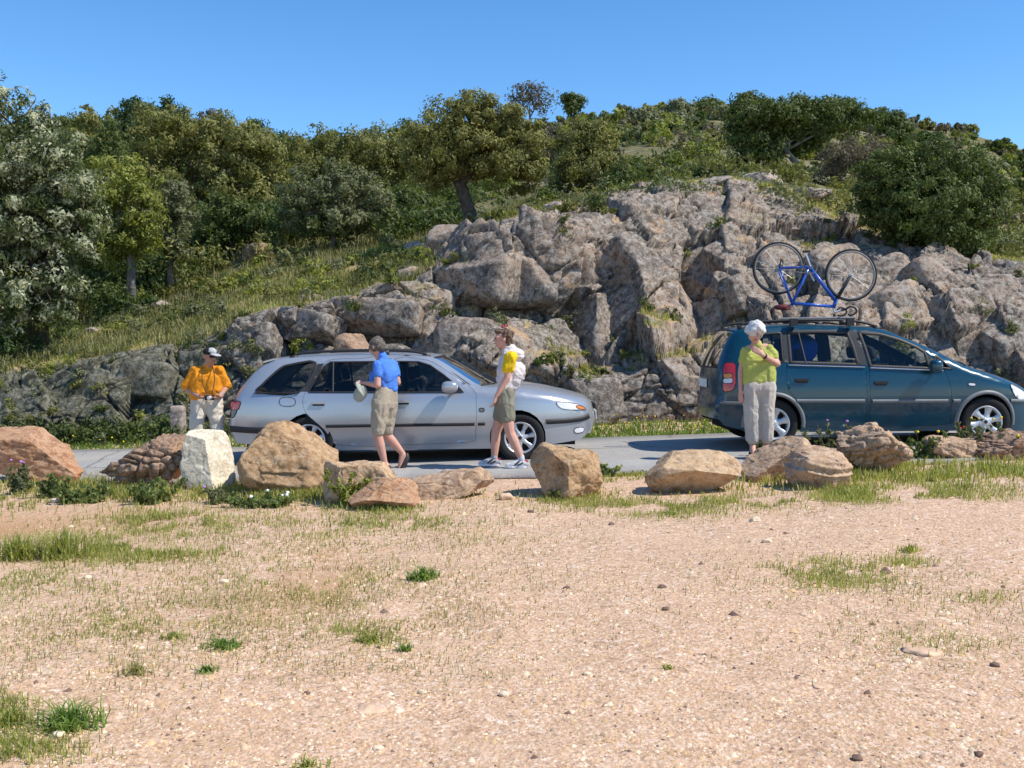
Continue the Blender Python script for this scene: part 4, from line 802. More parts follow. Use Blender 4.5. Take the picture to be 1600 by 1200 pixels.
def ribbon(line, W, half, side, off, closed=False, depth=0.0):
    """strip that follows a line on the car side; with depth it becomes a moulding with a section"""
    P = np.array(dense(line, 0.04, closed)); n = len(P); F = []
    if closed: A, B = np.roll(P, 1, 0), np.roll(P, -1, 0)
    else: A, B = np.concatenate([P[:1], P[:-1]]), np.concatenate([P[1:], P[-1:]])
    T = (B - A) / (np.linalg.norm(B - A, axis=1, keepdims=True) + 1e-9); m = np.stack([-T[:, 1], T[:, 0]], 1)
    qs = np.array([-half, -half * .8, half * .8, half]); os_ = np.array([0, depth, depth, 0])
    Q = P[:, None, :] + m[:, None, :] * qs[None, :, None]; w = W(Q[..., 0].ravel(), Q[..., 1].ravel()).reshape(n, 4)
    V = np.stack([Q[..., 0], side * (w + off + os_), Q[..., 1]], -1).reshape(-1, 3)
    for i in range(n if closed else n - 1):
        for k in range(3):
            a = i * 4 + k; b = ((i + 1) % n) * 4 + k; f = (a, a + 1, b + 1, b); F.append(f if side < 0 else f[::-1])
    return V, F
def paint(name, color, flake=0.35, rough=0.28):
    t = NT(name); f = t.noise(900, 1); d = t.noise(1.3, 3)
    c = t.ramp(f, [(0.3, tuple(v * .9 for v in color)), (0.7, tuple(min(1, v * 1.08) for v in color))])
    dust = t.ramp(d, [(0.35, (rough, rough, rough)), (0.7, (rough + .1,) * 3)])
    return t.bsdf(c, dust, 0.45, flake, coat=0.5)
def glass(name, tint, refl=1.0):
    t = NT(name); tr = t.n('ShaderNodeBsdfTransparent'); tr.inputs[0].default_value = (*tint, 1); gl = t.n('ShaderNodeBsdfGlossy'); gl.inputs['Roughness'].default_value = 0.02
    fr = t.n('ShaderNodeFresnel'); fr.inputs[0].default_value = 1.5; mx = t.n('ShaderNodeMixShader')
    t.L.new(fr.outputs[0], mx.inputs[0]); t.L.new(tr.outputs[0], mx.inputs[1]); t.L.new(gl.outputs[0], mx.inputs[2]); t.L.new(mx.outputs[0], t.out.inputs[0]); return t.m
M_BLACK = plain('black_trim', (0.018, 0.018, 0.02), 0.55, 0.4); M_RUB = plain('rubber', (0.020, 0.020, 0.021), 0.85, 0.25); M_DARKIN = plain('dark_interior', (0.022, 0.023, 0.027), 0.9, 0.2)
M_GREYP = plain('grey_plastic', (0.16, 0.17, 0.18), 0.5, 0.4); M_ALLOY = plain('alloy', (0.55, 0.56, 0.58), 0.38, 0.5, 0.55); M_CHROME = plain('chrome', (0.75, 0.76, 0.78), 0.15, 0.5, 1.0)
M_SEAT = fabric('seat_fabric', (0.035, 0.038, 0.05)); M_GLASS = glass('car_glass', (0.80, 0.86, 0.84)); M_GLASSD = glass('tinted_glass', (0.42, 0.46, 0.47)); M_LAMP = glass('lamp_glass', (0.85, 0.88, 0.9))
M_TAIL = plain('tail_red', (0.55, 0.012, 0.02), 0.2, 0.5, coat=0.8); M_AMBER = plain('lamp_amber', (0.75, 0.22, 0.01), 0.25, 0.5, coat=0.6); M_CLEAR = plain('lamp_white', (0.72, 0.72, 0.74), 0.25, 0.5, coat=0.6); M_PLATE = plain('number_plate', (0.72, 0.72, 0.68), 0.5)
M_GREYD = plain('pillar_black', (0.026, 0.027, 0.03), .45, .4)
M_TAILD = plain('tail_smoked', (0.06, 0.012, 0.03), 0.25, 0.5, coat=0.8)
def wheel(parent, x, y, r, rim_r, spokes, side, style):
    w = bpy.data.objects.new('wheel', None); link(w, parent); w.location = (x, y, r)
    tw = 0.195
    prof = [(rim_r, -tw * .44), (r * .93, -tw * .5), (r * .985, -tw * .40), (r, -tw * .25), (r, tw * .25), (r * .985, tw * .4), (r * .93, tw * .5), (rim_r, tw * .44)]
    MB().lathe(prof, 40).build('tyre', M_RUB, w, True)
    mb = MB(); s = side
    mb.lathe([(rim_r * 1.0, s * .088), (rim_r * 1.02, s * .075), (rim_r * .92, s * .04), (rim_r * .88, s * -.05), (rim_r * .85, s * -.05), (rim_r * .86, s * .05), (rim_r * .93, s * .084)], 40)
    mb.lathe([(0.001, s * .075), (rim_r * .20, s * .074), (rim_r * .27, s * .055), (rim_r * .25, s * .0), (0.001, s * .0)], 24)
    for k in range(spokes):
        a = 2 * math.pi * (k + .25) / spokes; ca, sa = math.cos(a), math.sin(a); w0, w1, w2 = style
        V = []; 
        for rr, hw, yy in ((rim_r * .16, w0, .072), (rim_r * .55, w1, .066), (rim_r * .93, w2, .076)):
            for q, o in ((-1, -.022), (-.75, 0), (.75, 0), (1, -.022)):
                V.append((ca * rr - sa * hw * rim_r * q, s * (yy + o), sa * rr + ca * hw * rim_r * q))
        F = [(i * 4 + j, i * 4 + j + 1, i * 4 + j + 5, i * 4 + j + 4) for i in range(2) for j in range(3)]
        mb.add(V, F)
    mb.build('rim', M_ALLOY, w, True)
    MB().lathe([(0.001, s * -.03), (rim_r * .9, s * -.03), (rim_r * .9, s * -.05), (0.001, s * -.05)], 24).build('brake_disc', M_BLACK, w)
    MB().lathe([(0.001, s * .083), (rim_r * .10, s * .082), (rim_r * .13, s * .07), (0.001, s * .07)], 16).build('hub_cap', M_BLACK, w)
def seat(parent, x, y, zf, back_h, mat, face=1):
    mb = MB(); mb.box((x, y, zf + .12), (.50, .48, .20)); ro = Matrix.Rotation(-0.24 * face, 3, 'Y'); mb.box((x - face * .30, y, zf + .12 + back_h / 2), (.13, .46, back_h), ro, .86)
    mb.box((x - face * (.30 + .12 * back_h), y, zf + .12 + back_h + .10), (.09, .26, .17), ro, .85)
    o = mb.build('seat', mat, parent); b = o.modifiers.new('bevel', 'BEVEL'); b.width = .04; b.segments = 3
def build_car(root, C):
    K = C['k']; X0, Z0 = C['o']; roll = C.get('roll', 0.0)
    cv = lambda p: ((p[0] - X0) * K, (Z0 - p[1] - (p[0] - X0) * roll) * K)          # photograph -> metres in side view
    s0 = np.array(smooth_line([cv(p) for p in C['side_top']], 4)); m0 = np.array(smooth_line([cv(p) for p in C['mid_top']], 4)); side_top = []; mid_top = []; rowmap = []
    for i in range(len(s0) - 1):                      # same spacing for side skin and top skin, so that they join
        rowmap.append(len(side_top)); k = max(1, int(np.ceil(np.linalg.norm(s0[i + 1] - s0[i]) / .0499)))
        for j in range(k): side_top.append(tuple(s0[i] + (s0[i + 1] - s0[i]) * j / k)); mid_top.append(tuple(m0[i] + (m0[i + 1] - m0[i]) * j / k))
    rowmap.append(len(side_top)); side_top.append(tuple(s0[-1])); mid_top.append(tuple(m0[-1]))
    zs, ws = np.array(C['wz']), np.array(C['ww'])
    xr, xf = side_top[0][0], side_top[-1][0]
    def W0(x, z):
        w = np.interp(z, zs, ws)
        f = np.clip((x - (xf - C['tf'][0])) / C['tf'][0], 0, 1.15); b = np.clip(((xr + C['tr'][0]) - x) / C['tr'][0], 0, 1.15)
        return w - C['tf'][1] * f ** 2.6 - C['tr'][1] * b ** 2.6
    def W(x, z):
        x = np.asarray(x, float); z = np.asarray(z, float)
        P = np.stack([x, z], 1); d = seg_dist(P, side_top); rr = C['round']; k = np.clip(1 - d / rr, 0, 1)
        return W0(x, z) - rr * .55 * (1 - np.sqrt(np.clip(1 - k * k, 0, 1)))
    # lower edge with wheel arches
    wr, wf = C['wheels']; ar, af = C['arch']; zc = C['wheel_r']
    def arch(cx, rad, n=14):
        z0 = C['sill'] ; a0 = math.asin(np.clip((z0 - zc) / rad, -1, 1))
        return [(cx + rad * math.cos(a), zc + rad * math.sin(a)) for a in np.linspace(a0, math.pi - a0, n)]
    bottom = [side_top[-1]] + [cv(p) for p in C['front_low']] + arch(wf + C.get('arch_shift', 0), af) + arch(wr, ar) + [cv(p) for p in C['rear_low']]
    outline = list(side_top) + bottom[1:]
    doors = [smooth_line([cv(p) for p in d], 2, True) for d in C['doors']]
    wins = [[cv(p) for p in w] for w in C['windows']]; wins = [smooth_line(w, 3, True) if sm else w for w, sm in zip(wins, C['win_smooth'])]
    door_of = []
    for w in wins:
        c = np.mean(w, 0)[None]; h = [i for i, d in enumerate(doors) if inside(c, d)[0]]; door_of.append(h[0] if h else -1)
    bV, bF = np.zeros((0, 3)), np.zeros((0, 3), int)
    for s in (-1, 1):
        V, F = panel(outline, doors + [w for w, d in zip(wins, door_of) if d < 0], W, .05, s); bF = np.concatenate([bF, F + len(bV)]); bV = np.concatenate([bV, V])
    # top skin between the two sides
    NS = 14; n = len(side_top); m = len(mid_top); tt = np.linspace(-1, 1, NS + 1)
    def resample(L, k):
        L = np.array(L); d = np.concatenate([[0], np.cumsum(np.hypot(*np.diff(L, axis=0).T))]); q = np.linspace(0, 1, k) * d[-1]; return np.stack([np.interp(q, d, L[:, 0]), np.interp(q, d, L[:, 1])], 1)
    # corresponding points: control points correspond one to one
    nc = len(C['side_top']); assert len(C['mid_top']) == nc
    S = np.array(side_top); Cc = np.array(mid_top); wS = W(S[:, 0], S[:, 1])
    top = np.zeros((n, NS + 1, 3))
    for j, t in enumerate(tt):
        g = (1 - abs(t) ** 2.4); P = S * (1 - g) + Cc * g
        top[:, j, 0] = P[:, 0]; top[:, j, 1] = t * wS; top[:, j, 2] = P[:, 1]
    idx = np.arange(n * (NS + 1)).reshape(n, NS + 1)
    def quads(r0, r1, j0=0, j1=NS):
        return np.stack([idx[r0:r1, j0:j1], idx[r0:r1, j0 + 1:j1 + 1], idx[r0 + 1:r1 + 1, j0 + 1:j1 + 1], idx[r0 + 1:r1 + 1, j0:j1]], -1).reshape(-1, 4)
    gl = [(rowmap[a * 4], rowmap[b * 4]) for a, b in C['glass_rows']]; allq = []; last = 0
    for a, b in gl: allq.append(quads(last, a)); allq += [quads(a, b, 0, 1), quads(a, b, NS - 1, NS)]; last = b
    allq.append(quads(last, n - 1)); q = np.concatenate(allq)
    T = top.reshape(-1, 3)
    F3 = np.concatenate([q[:, [0, 1, 2]], q[:, [0, 2, 3]]])
    V = np.concatenate([bV, T]); F = np.concatenate([bF, F3 + len(bV)])
    bm = bmesh.new(); me = new_mesh('body', V, F, C['paint'], True); bm.from_mesh(me); bmesh.ops.remove_doubles(bm, verts=bm.verts, dist=0.0015); bmesh.ops.recalc_face_normals(bm, faces=bm.faces); bm.to_mesh(me); bm.free()
    me.polygons.foreach_set('use_smooth', np.ones(len(me.polygons), bool)); link(bpy.data.objects.new('body', me), root)
    for (a, b), nm in zip(gl, C['glass_names']):
        g = quads(a, b, 1, NS - 1); mobj(nm, T, g, M_GLASSD if nm != 'windscreen' else M_GLASS, root, True)
        [MB().tube([T[idx[q_, j]] + np.array([0, 0, .004]) for j in range(1, NS)], .013, 5).build('glass_seal', M_BLACK, root) for q_ in (a, b)]
    # doors, windows, seams: both sides
    for s in (-1, 1):
        for di, d in enumerate(doors):
            V, F = panel(inset(d, .004), [w for w, k in zip(wins, door_of) if k == di], W, .05, s); do = mobj('door', V, F, C['paint'], root, True)
            V, F = ribbon(d, W, .022, s, -.016, True); mobj('door_seal', V, F, M_BLACK, do)
            for wi, k in enumerate(door_of):
                if k != di: continue
                V, F = panel(inset(wins[wi], -.008), [], W, .09, s, -.010); mobj('window', V, F, C['win_mat'][wi], do, True)
                V, F = ribbon(wins[wi], W, C.get('seal', .014), s, .001, True, .006); mobj('window_frame', V, F, M_BLACK, do, True)
            for (hx, hz) in C['handles']:
                hx, hz = cv((hx, hz))
                if inside(np.array([[hx, hz]]), d)[0]:
                    y = s * (float(W(np.array([hx]), np.array([hz]))[0]))
                    h = MB(); h.box((hx, y + s * .016, hz + .006), (.17, .022, .030)).build('handle', C['handle_mat'], do); MB().box((hx, y + s * .003, hz - .012), (.15, .012, .04)).build('handle_recess', M_BLACK, do)
            for ln in C.get('door_bars', []):
                a, b = [cv(p) for p in ln]; mid = np.array([[(a[0] + b[0]) / 2, (a[1] + b[1]) / 2]])
                if inside(mid, d)[0]:
                    V, F = ribbon([a, b], W, .012, s, .002, False, .006); mobj('window_divider', V, F, M_BLACK, do, True)
        for wi, k in enumerate(door_of):
            if k < 0:
                V, F = panel(inset(wins[wi], -.008), [], W, .09, s, -.010); wo_ = mobj('window', V, F, C['win_mat'][wi], root, True)
                V, F = ribbon(wins[wi], W, .014, s, .001, True, .006); mobj('window_frame', V, F, M_BLACK, wo_, True)
        for nm, line, half, mat in C['strips']:
            V, F = ribbon([cv(p) for p in line], W, half, s, .004, False, .016); mobj(nm, V, F, mat, root, True)
        for nm, poly, mat, off in C['patches']:
            poly = [cv(p) for p in poly] if nm == 'pillar_trim' else smooth_line([cv(p) for p in poly], 3, True)
            V, F = panel(poly, [], W, .04, s, off); o = mobj(nm, V, F, mat, root, True)
            if nm != 'pillar_trim': V, F = ribbon(poly, W, .006, s, off - .004, True, .004); mobj(nm + '_edge', V, F, M_BLACK, o)
        for cx, rad in ((wf + C.get('arch_shift', 0), af), (wr, ar)):
            V = []; F = []; A = np.linspace(-.2, math.pi + .2, 20)
            for a in A:
                x, z = cx + (rad - .002) * math.cos(a), zc + (rad - .002) * math.sin(a); y = float(W(np.array([x]), np.array([max(z, C['sill'])]))[0])
                V += [(x, s * (y - .004), z), (x, s * .50, z)]
            for i in range(len(A) - 1): F.append((2 * i, 2 * i + 1, 2 * i + 3, 2 * i + 2))
            F.append(tuple(range(1, 2 * len(A), 2))); mobj('wheel_arch_liner', V, F, M_DARKIN, root)
        if C.get('flare'):
            for cx, rad in ((wf, af), (wr, ar)):
                V = []; F = []; A = np.linspace(-.12, math.pi + .12, 24)
                for a in A:
                    for rr, o in ((rad - .004, -.012), (rad - .002, .02), (rad + .028, .022), (rad + .045, .002)):
                        x, z = cx + rr * math.cos(a), max(C['sill'] + .0, zc + rr * math.sin(a)); V.append((x, s * (float(W(np.array([x]), np.array([z]))[0]) + o), z))
                for i in range(len(A) - 1):
                    for k in range(3):
                        f = (i * 4 + k, i * 4 + k + 1, i * 4 + k + 5, i * 4 + k + 4); F.append(f if s < 0 else f[::-1])
                mobj('wheel_flare', V, F, C['flare'], root, True)
        wheel(root, wf, s * (C['track']), C['wheel_r'], C['rim_r'], C['spokes'], s, C['spoke_w']); wheel(root, wr, s * C['track'], C['wheel_r'], C['rim_r'], C['spokes'], s, C['spoke_w'])
        # mirror
        (mx, mz), (mw, mh) = cv(C['mirror'][0]), C['mirror'][1]
        y = float(W(np.array([mx]), np.array([mz]))[0]); q, F = rock_shape((mw, .17, mh), (), 5, power=2.8, rough=0.0, base=ICO4, rnd_cuts=0); q[:, 1] *= s; mo = mobj('mirror', q, F, C['mirror_mat'], root, True); mo.location = (mx, s * (y + .15), mz + .03)
        MB().tube([(.06, -s * .19, -.055), (.03, -s * .05, -.045)], .022, 6).build('mirror_stalk', M_BLACK, mo)
        # roof rail
        L = [cv(p) for p in C['rail']]; yr = C['rail_y']; mb = MB(); mb.tube([(x, s * yr, z) for x, z in smooth_line(L, 4)], .017, 8)
        for (x, z) in (L[0], L[len(L) // 2], L[-1]): mb.box((x, s * yr, z - .03), (.10, .035, .06))
        mb.build('roof_rail', M_BLACK, root, True)
    # underbody, interior
    zf = C['floor']; sill = C['sill']
    MB().box(((xf + xr) / 2, 0, sill + .07), ((xf - xr) * .93, 1.0, .12)).box((0, 0, sill + .06), (wf - wr - .78, 1.52, .10)).build('underbody', M_DARKIN, root)
    mb = MB(); mb.box(((wr + wf) / 2 - .1, 0, zf), ((wf - wr) + .5, 1.35, .04)); dx, dz = cv(C['dash']); mb.box((dx, 0, dz - .14), (.42, 1.36, .24)); mb.build('cabin_floor', M_DARKIN, root)
    for s in (-1, 1):
        seat(root, C['seats'][0], s * .36, zf, .56, M_SEAT); seat(root, C['seats'][1], s * .36, zf, .54, M_SEAT)
    st = MB(); cx, cz = dx - .30, dz + .02; pts = []
    for k in range(17): a = 2 * math.pi * k / 16; pts.append((cx + .19 * .35 * math.sin(a), -.0 + C.get('wheel_side', -.36) + .19 * math.cos(a), cz + .19 * .93 * math.sin(a)))
    st.tube(pts, .016, 6); st.tube([(cx, C.get('wheel_side', -.36), cz), (dx, C.get('wheel_side', -.36), dz - .1)], .03, 6); st.build('steering_wheel', M_BLACK, root)
    return cv, W, side_top, mid_top

# ---- silver estate car
Ys = 13.0
p_ = at(648, 727, Ys)
silver = empty('estate_car', (p_.x, Ys + 0.885, float(zroad(p_.x)) + 0.018), 'silver estate car with black roof rails parked behind the boulders', 'car')
M_SILVER = paint('silver_paint', (0.43, 0.455, 0.49), 0.55, 0.26)
SIL = dict(k=1 / 121.0, o=(648, 727), roll=0.0105, paint=M_SILVER,
  side_top=[(358, 684), (356, 668), (361, 648), (366, 628), (380, 606), (399, 586), (418, 574), (445, 566), (520, 562), (600, 561), (655, 562), (672, 566), (692, 577), (716, 594), (741, 609), (775, 612), (815, 616), (858, 622), (893, 631), (915, 642), (922, 655), (923, 668), (918, 684)],
  mid_top=[(352, 684), (348, 666), (354, 646), (360, 626), (372, 604), (389, 584), (408, 571), (440, 562), (520, 557), (600, 556), (660, 557), (690, 562), (718, 576), (752, 596), (776, 606), (800, 604), (830, 606), (868, 613), (903, 622), (924, 632), (933, 650), (934, 666), (927, 686)],
  glass_rows=[(4, 6), (11, 14)], glass_names=['rear_window', 'windscreen'],
  front_low=[(905, 693), (856, 699)], rear_low=[(440, 702), (370, 697)],
  wz=[.10, .22, .36, .52, .62, .80, .90, 1.0, 1.2, 1.36, 1.5], ww=[.80, .83, .865, .885, .885, .87, .845, .80, .715, .64, .58],
  tf=(1.05, .30), tr=(.75, .17), round=.075, wheels=(-1.347, 1.347), arch=(.345, .36), wheel_r=.31, rim_r=.205, sill=.175, track=.775, spokes=7, spoke_w=(.20, .11, .20), arch_shift=-.03,
  doors=[[(480, 618), (476, 630), (479, 645), (488, 656), (502, 668), (515, 683), (519, 696), (560, 701), (608, 700), (612, 690), (613, 640), (613, 618), (612, 566), (560, 565.5), (520, 566.5), (505, 575), (490, 600)],
         [(617, 618), (617, 640), (616, 690), (613, 699), (680, 697), (738, 694), (742, 685), (744, 660), (744, 625), (741, 614), (722, 600), (700, 585.5), (676, 570.5), (655, 566), (616, 566)]],
  windows=[[(406, 617), (412, 606), (428, 590), (440, 580), (452, 575.5), (494, 572), (470, 617)], [(485, 617), (492, 602), (506, 578), (516, 571), (608, 570), (609, 617)], [(621, 617.5), (620, 570), (654, 570.5), (672, 576), (694, 591), (714, 607), (724, 617)]],
  win_smooth=[True, False, False], win_mat=[M_GLASSD, M_GLASSD, M_GLASSD], seal=.010,
  door_bars=[[(520.5, 571), (522.5, 617)]],
  handles=[(501, 634), (631, 632)], handle_mat=M_SILVER,
  strips=[('side_moulding', [(512, 669.5), (610, 668)], .020, M_BLACK), ('side_moulding', [(617, 668), (741, 666.5)], .020, M_BLACK), ('side_moulding', [(746, 666.2), (757, 666)], .020, M_BLACK), ('bumper_strip', [(358, 675), (390, 676), (440, 677)], .040, M_BLACK), ('bumper_strip', [(852, 663), (885, 662), (908, 660), (921, 656)], .034, M_BLACK), ('belt_moulding', [(400, 618.6), (470, 618.6)], .007, M_BLACK)],
  patches=[('tail_light', [(362, 633), (377, 632), (376, 640), (372, 645), (361, 645)], M_TAIL, .006), ('tail_light_lower', [(360.5, 646), (371, 646), (366, 656), (360, 657)], M_TAILD, .006), ('headlight', [(868, 633), (884, 633.5), (902, 637), (913, 643), (914, 646), (890, 645), (875, 642)], M_CLEAR, .007), ('indicator', [(899, 639), (910, 641), (914, 645), (904, 644)], M_AMBER, .010), ('pillar_trim', [(496, 574), (506, 573), (487, 616), (473, 616)], M_GREYD, .004), ('pillar_trim', [(610.5, 569), (618.5, 569), (619.5, 617), (610.5, 617)], M_GREYD, .004), ('fuel_flap', [(443, 626), (463, 626.5), (463, 637.5), (443, 637)], M_SILVER, .003), ('side_badge', [(749, 642), (755.5, 642), (755.5, 646.5), (749, 646.5)], M_GREYP, .004), ('fog_lamp', [(897, 675), (911, 674), (910, 681), (898, 682)], M_CLEAR, .006)],
  mirror=((704, 612), (.21, .145)), mirror_mat=M_SILVER, rail=[(455, 561), (480, 556), (540, 553.5), (600, 553), (645, 555), (665, 559)], rail_y=.52, floor=.36, dash=(741, 616), seats=(.30, -.70))
cvS, WS, sS, mS = build_car(silver, SIL)
silver.rotation_euler = (0, -math.atan(0.0105), 0)
# rear spoiler, front plate, wipers, windscreen stickers
x, z = cvS((408, 570)); MB().box((x + .07, 0, z + .006), (.15, 1.10, .022), Matrix.Rotation(-.25, 3, 'Y')).build('spoiler', M_SILVER, silver)
x, z = cvS((933, 657)); MB().box((x + .012, 0, z), (.012, .52, .11)).build('number_plate', M_PLATE, silver)
x, z = cvS((932, 640)); MB().box((x + .004, 0, z - .02), (.02, .5, .07)).build('grille', M_BLACK, silver)
a = cvS((775, 606)); b = cvS((755, 598)); MB().tube([(a[0], -.45, a[1] + .02), (b[0] - .02, -.05, b[1] + .045)], .012, 5).tube([(a[0], .1, a[1] + .02), (b[0], .5, b[1] + .03)], .012, 5).build('wiper', M_BLACK, silver)

# ---- blue people carrier
Yz = 12.95
p_ = at(1375.5, 703, Yz)
blue = empty('people_carrier', (p_.x, Yz + 0.87, float(zroad(p_.x)) + 0.018), 'dark teal-blue people carrier with a bicycle on its roof, leaving the right edge', 'car')
M_TEAL = paint('teal_paint', (0.002, 0.046, 0.080), 0.2, 0.24)
ZAF = dict(k=1 / 124.0, o=(1375.5, 703), roll=0.009, paint=M_TEAL,
  side_top=[(1126, 660), (1121, 640), (1127, 620), (1127, 600), (1129, 578), (1136, 556), (1144, 537), (1156, 521), (1174, 515), (1232, 511), (1334, 512), (1384, 517), (1412, 527), (1444, 541), (1478, 558), (1514, 577), (1552, 590), (1584, 601), (1612, 613), (1636, 627), (1644, 645), (1645, 664), (1636, 682)],
  mid_top=[(1118, 660), (1113, 640), (1118, 620), (1117, 600), (1119, 578), (1127, 554), (1137, 534), (1150, 517), (1170, 511), (1232, 507), (1336, 508), (1392, 512), (1424, 523), (1460, 537), (1496, 554), (1526, 569), (1564, 582), (1598, 593), (1628, 606), (1650, 622), (1658, 645), (1659, 664), (1648, 684)],
  glass_rows=[(4, 7), (11, 15)], glass_names=['rear_window', 'windscreen'],
  front_low=[(1620, 685), (1590, 682)], rear_low=[(1160, 676), (1133, 669)],
  wz=[.10, .24, .40, .60, .78, .95, 1.05, 1.25, 1.45, 1.6, 1.7], ww=[.80, .835, .86, .875, .87, .85, .825, .76, .69, .63, .6],
  tf=(.95, .30), tr=(.6, .15), round=.075, wheels=(-1.35, 1.35), arch=(.36, .36), wheel_r=.315, rim_r=.205, sill=.205, track=.765, spokes=6, spoke_w=(.24, .17, .28), flare=M_GREYP,
  doors=[[(1229, 570), (1229, 605), (1234, 617), (1246, 628), (1254, 645), (1257, 668), (1300, 672), (1350, 670), (1354, 662), (1354, 580), (1347, 545), (1339, 517), (1300, 516), (1260, 515.5), (1232, 516.5)],
         [(1358.5, 580), (1358.5, 662), (1361, 669), (1420, 669), (1482, 667), (1486, 655), (1487, 620), (1484, 600), (1478, 584), (1472, 571), (1454, 553), (1430, 538), (1404, 528), (1380, 520), (1346, 518), (1352, 545)]],
  windows=[[(1168, 567), (1174, 550), (1184, 530), (1194, 524), (1224, 522), (1224, 568)], [(1236, 569), (1236, 521), (1285, 520), (1330, 521), (1337, 545), (1342, 572.5)], [(1361, 575), (1356, 548), (1349, 522), (1382, 524.5), (1412, 533), (1436, 544), (1449, 553), (1454, 578.5)], [(1489, 579), (1468, 577), (1463, 562), (1466, 558)]],
  win_smooth=[False, False, False, False], win_mat=[M_GLASSD, M_GLASS, M_GLASS, M_GLASS], seal=.022,
  door_bars=[[(1252, 520.5), (1260, 571)]],
  handles=[(1252, 597), (1376, 601)], handle_mat=M_BLACK,
  strips=[('side_moulding', [(1243, 629), (1350, 629)], .022, M_GREYP), ('side_moulding', [(1362, 629.5), (1481, 629)], .022, M_GREYP), ('side_moulding', [(1489, 629), (1500, 629)], .022, M_GREYP), ('bumper_strip', [(1583, 629), (1620, 630), (1640, 634)], .020, M_GREYP), ('bumper_strip', [(1127, 632), (1140, 633), (1162, 633)], .02, M_GREYP), ('belt_moulding', [(1232, 572.5), (1352, 576)], .007, M_CHROME), ('belt_moulding', [(1360, 577), (1474, 581.5)], .007, M_CHROME)],
  patches=[('tail_light', [(1134, 572), (1149, 571), (1150, 585), (1149, 604), (1144, 613), (1132, 614), (1131, 598)], M_TAIL, .006), ('reverse_lamp', [(1132.5, 594.5), (1144, 594), (1144, 601), (1132.5, 601.5)], M_CLEAR, .009), ('indicator', [(1133, 587), (1144, 586.5), (1144, 593), (1133, 593.5)], M_AMBER, .009), ('headlight', [(1584, 603), (1606, 613), (1626, 624), (1634, 634), (1612, 632), (1592, 622)], M_CLEAR, .007), ('pillar_trim', [(1333, 519), (1345, 519.5), (1352, 545), (1356, 574), (1344, 572), (1339, 545)], M_GREYD, .004), ('pillar_trim', [(1226, 521), (1234, 520), (1234, 569), (1226, 568.5)], M_GREYD, .004), ('pillar_trim', [(1451, 556), (1461, 562), (1466, 578), (1456, 578)], M_GREYD, .004), ('side_repeater', [(1514, 601), (1523, 601.5), (1523, 605), (1514, 604.5)], M_CLEAR, .008)],
  mirror=((1456, 578), (.15, .17)), mirror_mat=M_TEAL, rail=[(1166, 510.5), (1184, 505), (1260, 501.5), (1330, 502), (1360, 505), (1384, 511.5)], rail_y=.53, floor=.42, dash=(1480, 578), seats=(.40, -.55))
cvZ, WZ, sZ, mZ = build_car(blue, ZAF)
blue.rotation_euler = (0, -math.atan(0.009), 0)
x, z = cvZ((1117, 604)); MB().box((x - .006, 0, z), (.012, .52, .11)).build('number_plate', M_PLATE, blue)
x, z = cvZ((1126, 545)); MB().tube([(x - .02, -.1, z - .22), (x + .03, .25, z - .1)], .012, 5).build('rear_wiper', M_BLACK, blue)
M_BAG = fabric('blue_bag', (0.03, 0.09, 0.42))
q, F = rock_shape((.55, .7, .42), (), 91, power=3, rough=.09, base=ICO4, rnd_cuts=4); o = mobj('luggage_bag', q, F, M_BAG, None, True)
x, z = cvZ((1268, 552)); o.location = blue.location + Vector((x, -.05, z)); tag(o, 'bright blue bag seen through the rear side window of the people carrier', 'bag')

# ---- rack and bicycle on the roof
Yb = Yz + 0.62
rack = empty('roof_rack', at(1275, 505, Yb), 'black roof rack with two carrying rails on the people carrier', 'rack')
def bl(zx, zy, dy=0.0): return at(zx / 5 + 1100, zy / 5 + 360, Yb + dy)
rl = rack.location
for (x0, x1) in ((700, 700), (1140, 1140)):
    MB().tube([bl(x0, 705, -.46) - rl, bl(x0, 705, .95) - rl], .018, 8).build('crossbar', M_BLACK, rack)
    for dy in (-.44, .62): MB().box(bl(x0, 716, dy) - rl, (.09, .07, .09)).build('foot_clamp', M_BLACK, rack)
for dy in (-.12, .12): MB().tube([bl(600, 690, dy) - rl, bl(1180, 683, dy) - rl], .016, 8).build('carrier_rail', M_GREYP, rack)
for zx in (640, 770, 1010, 1140): MB().tube([bl(zx, 695, 0) - rl, bl(zx + 10, 655, .02) - rl], .016, 6).build('clamp_arm', M_BLACK, rack)
bike = empty('bicycle', bl(830, 690), 'blue road bicycle fixed upside down on the roof of the people carrier', 'bicycle'); bo = bike.location
M_BIKE = paint('bicycle_blue', (0.006, 0.075, 0.42), 0.0, 0.3)
B = lambda zx, zy, dy=0.0: bl(zx, zy, dy) - bo
hubR, hubF, bb, seatc, hdL, hdU = B(582, 295), B(1148, 350), B(822, 285), B(690, 570), B(1010, 606), B(1036, 535)
fr = MB()
fr.tube([seatc, hdL + (hdU - hdL) * .15], .021, 10); fr.tube([bb, hdL + (hdU - hdL) * .75], .025, 10); fr.tube([bb, seatc + (seatc - bb) * .06], .020, 10); fr.tube([hdL, hdU], .026, 10)
for s in (-1, 1):
    y = Vector((0, s * .045, 0)); fr.tube([bb + y * .7, hubR + y * 1.4], .014, 8); fr.tube([seatc + y * .5, hubR + y * 1.4], .012, 8)
fr.build('frame', M_BIKE, bike, True)
fk = MB()
for s in (-1, 1): y = Vector((0, s * .045, 0)); fk.tube([hdU + y, hdU.lerp(hubF, .55) + y, hubF + y], [.016, .013, .009], 8)
fk.build('fork', M_BLACK, bike, True)
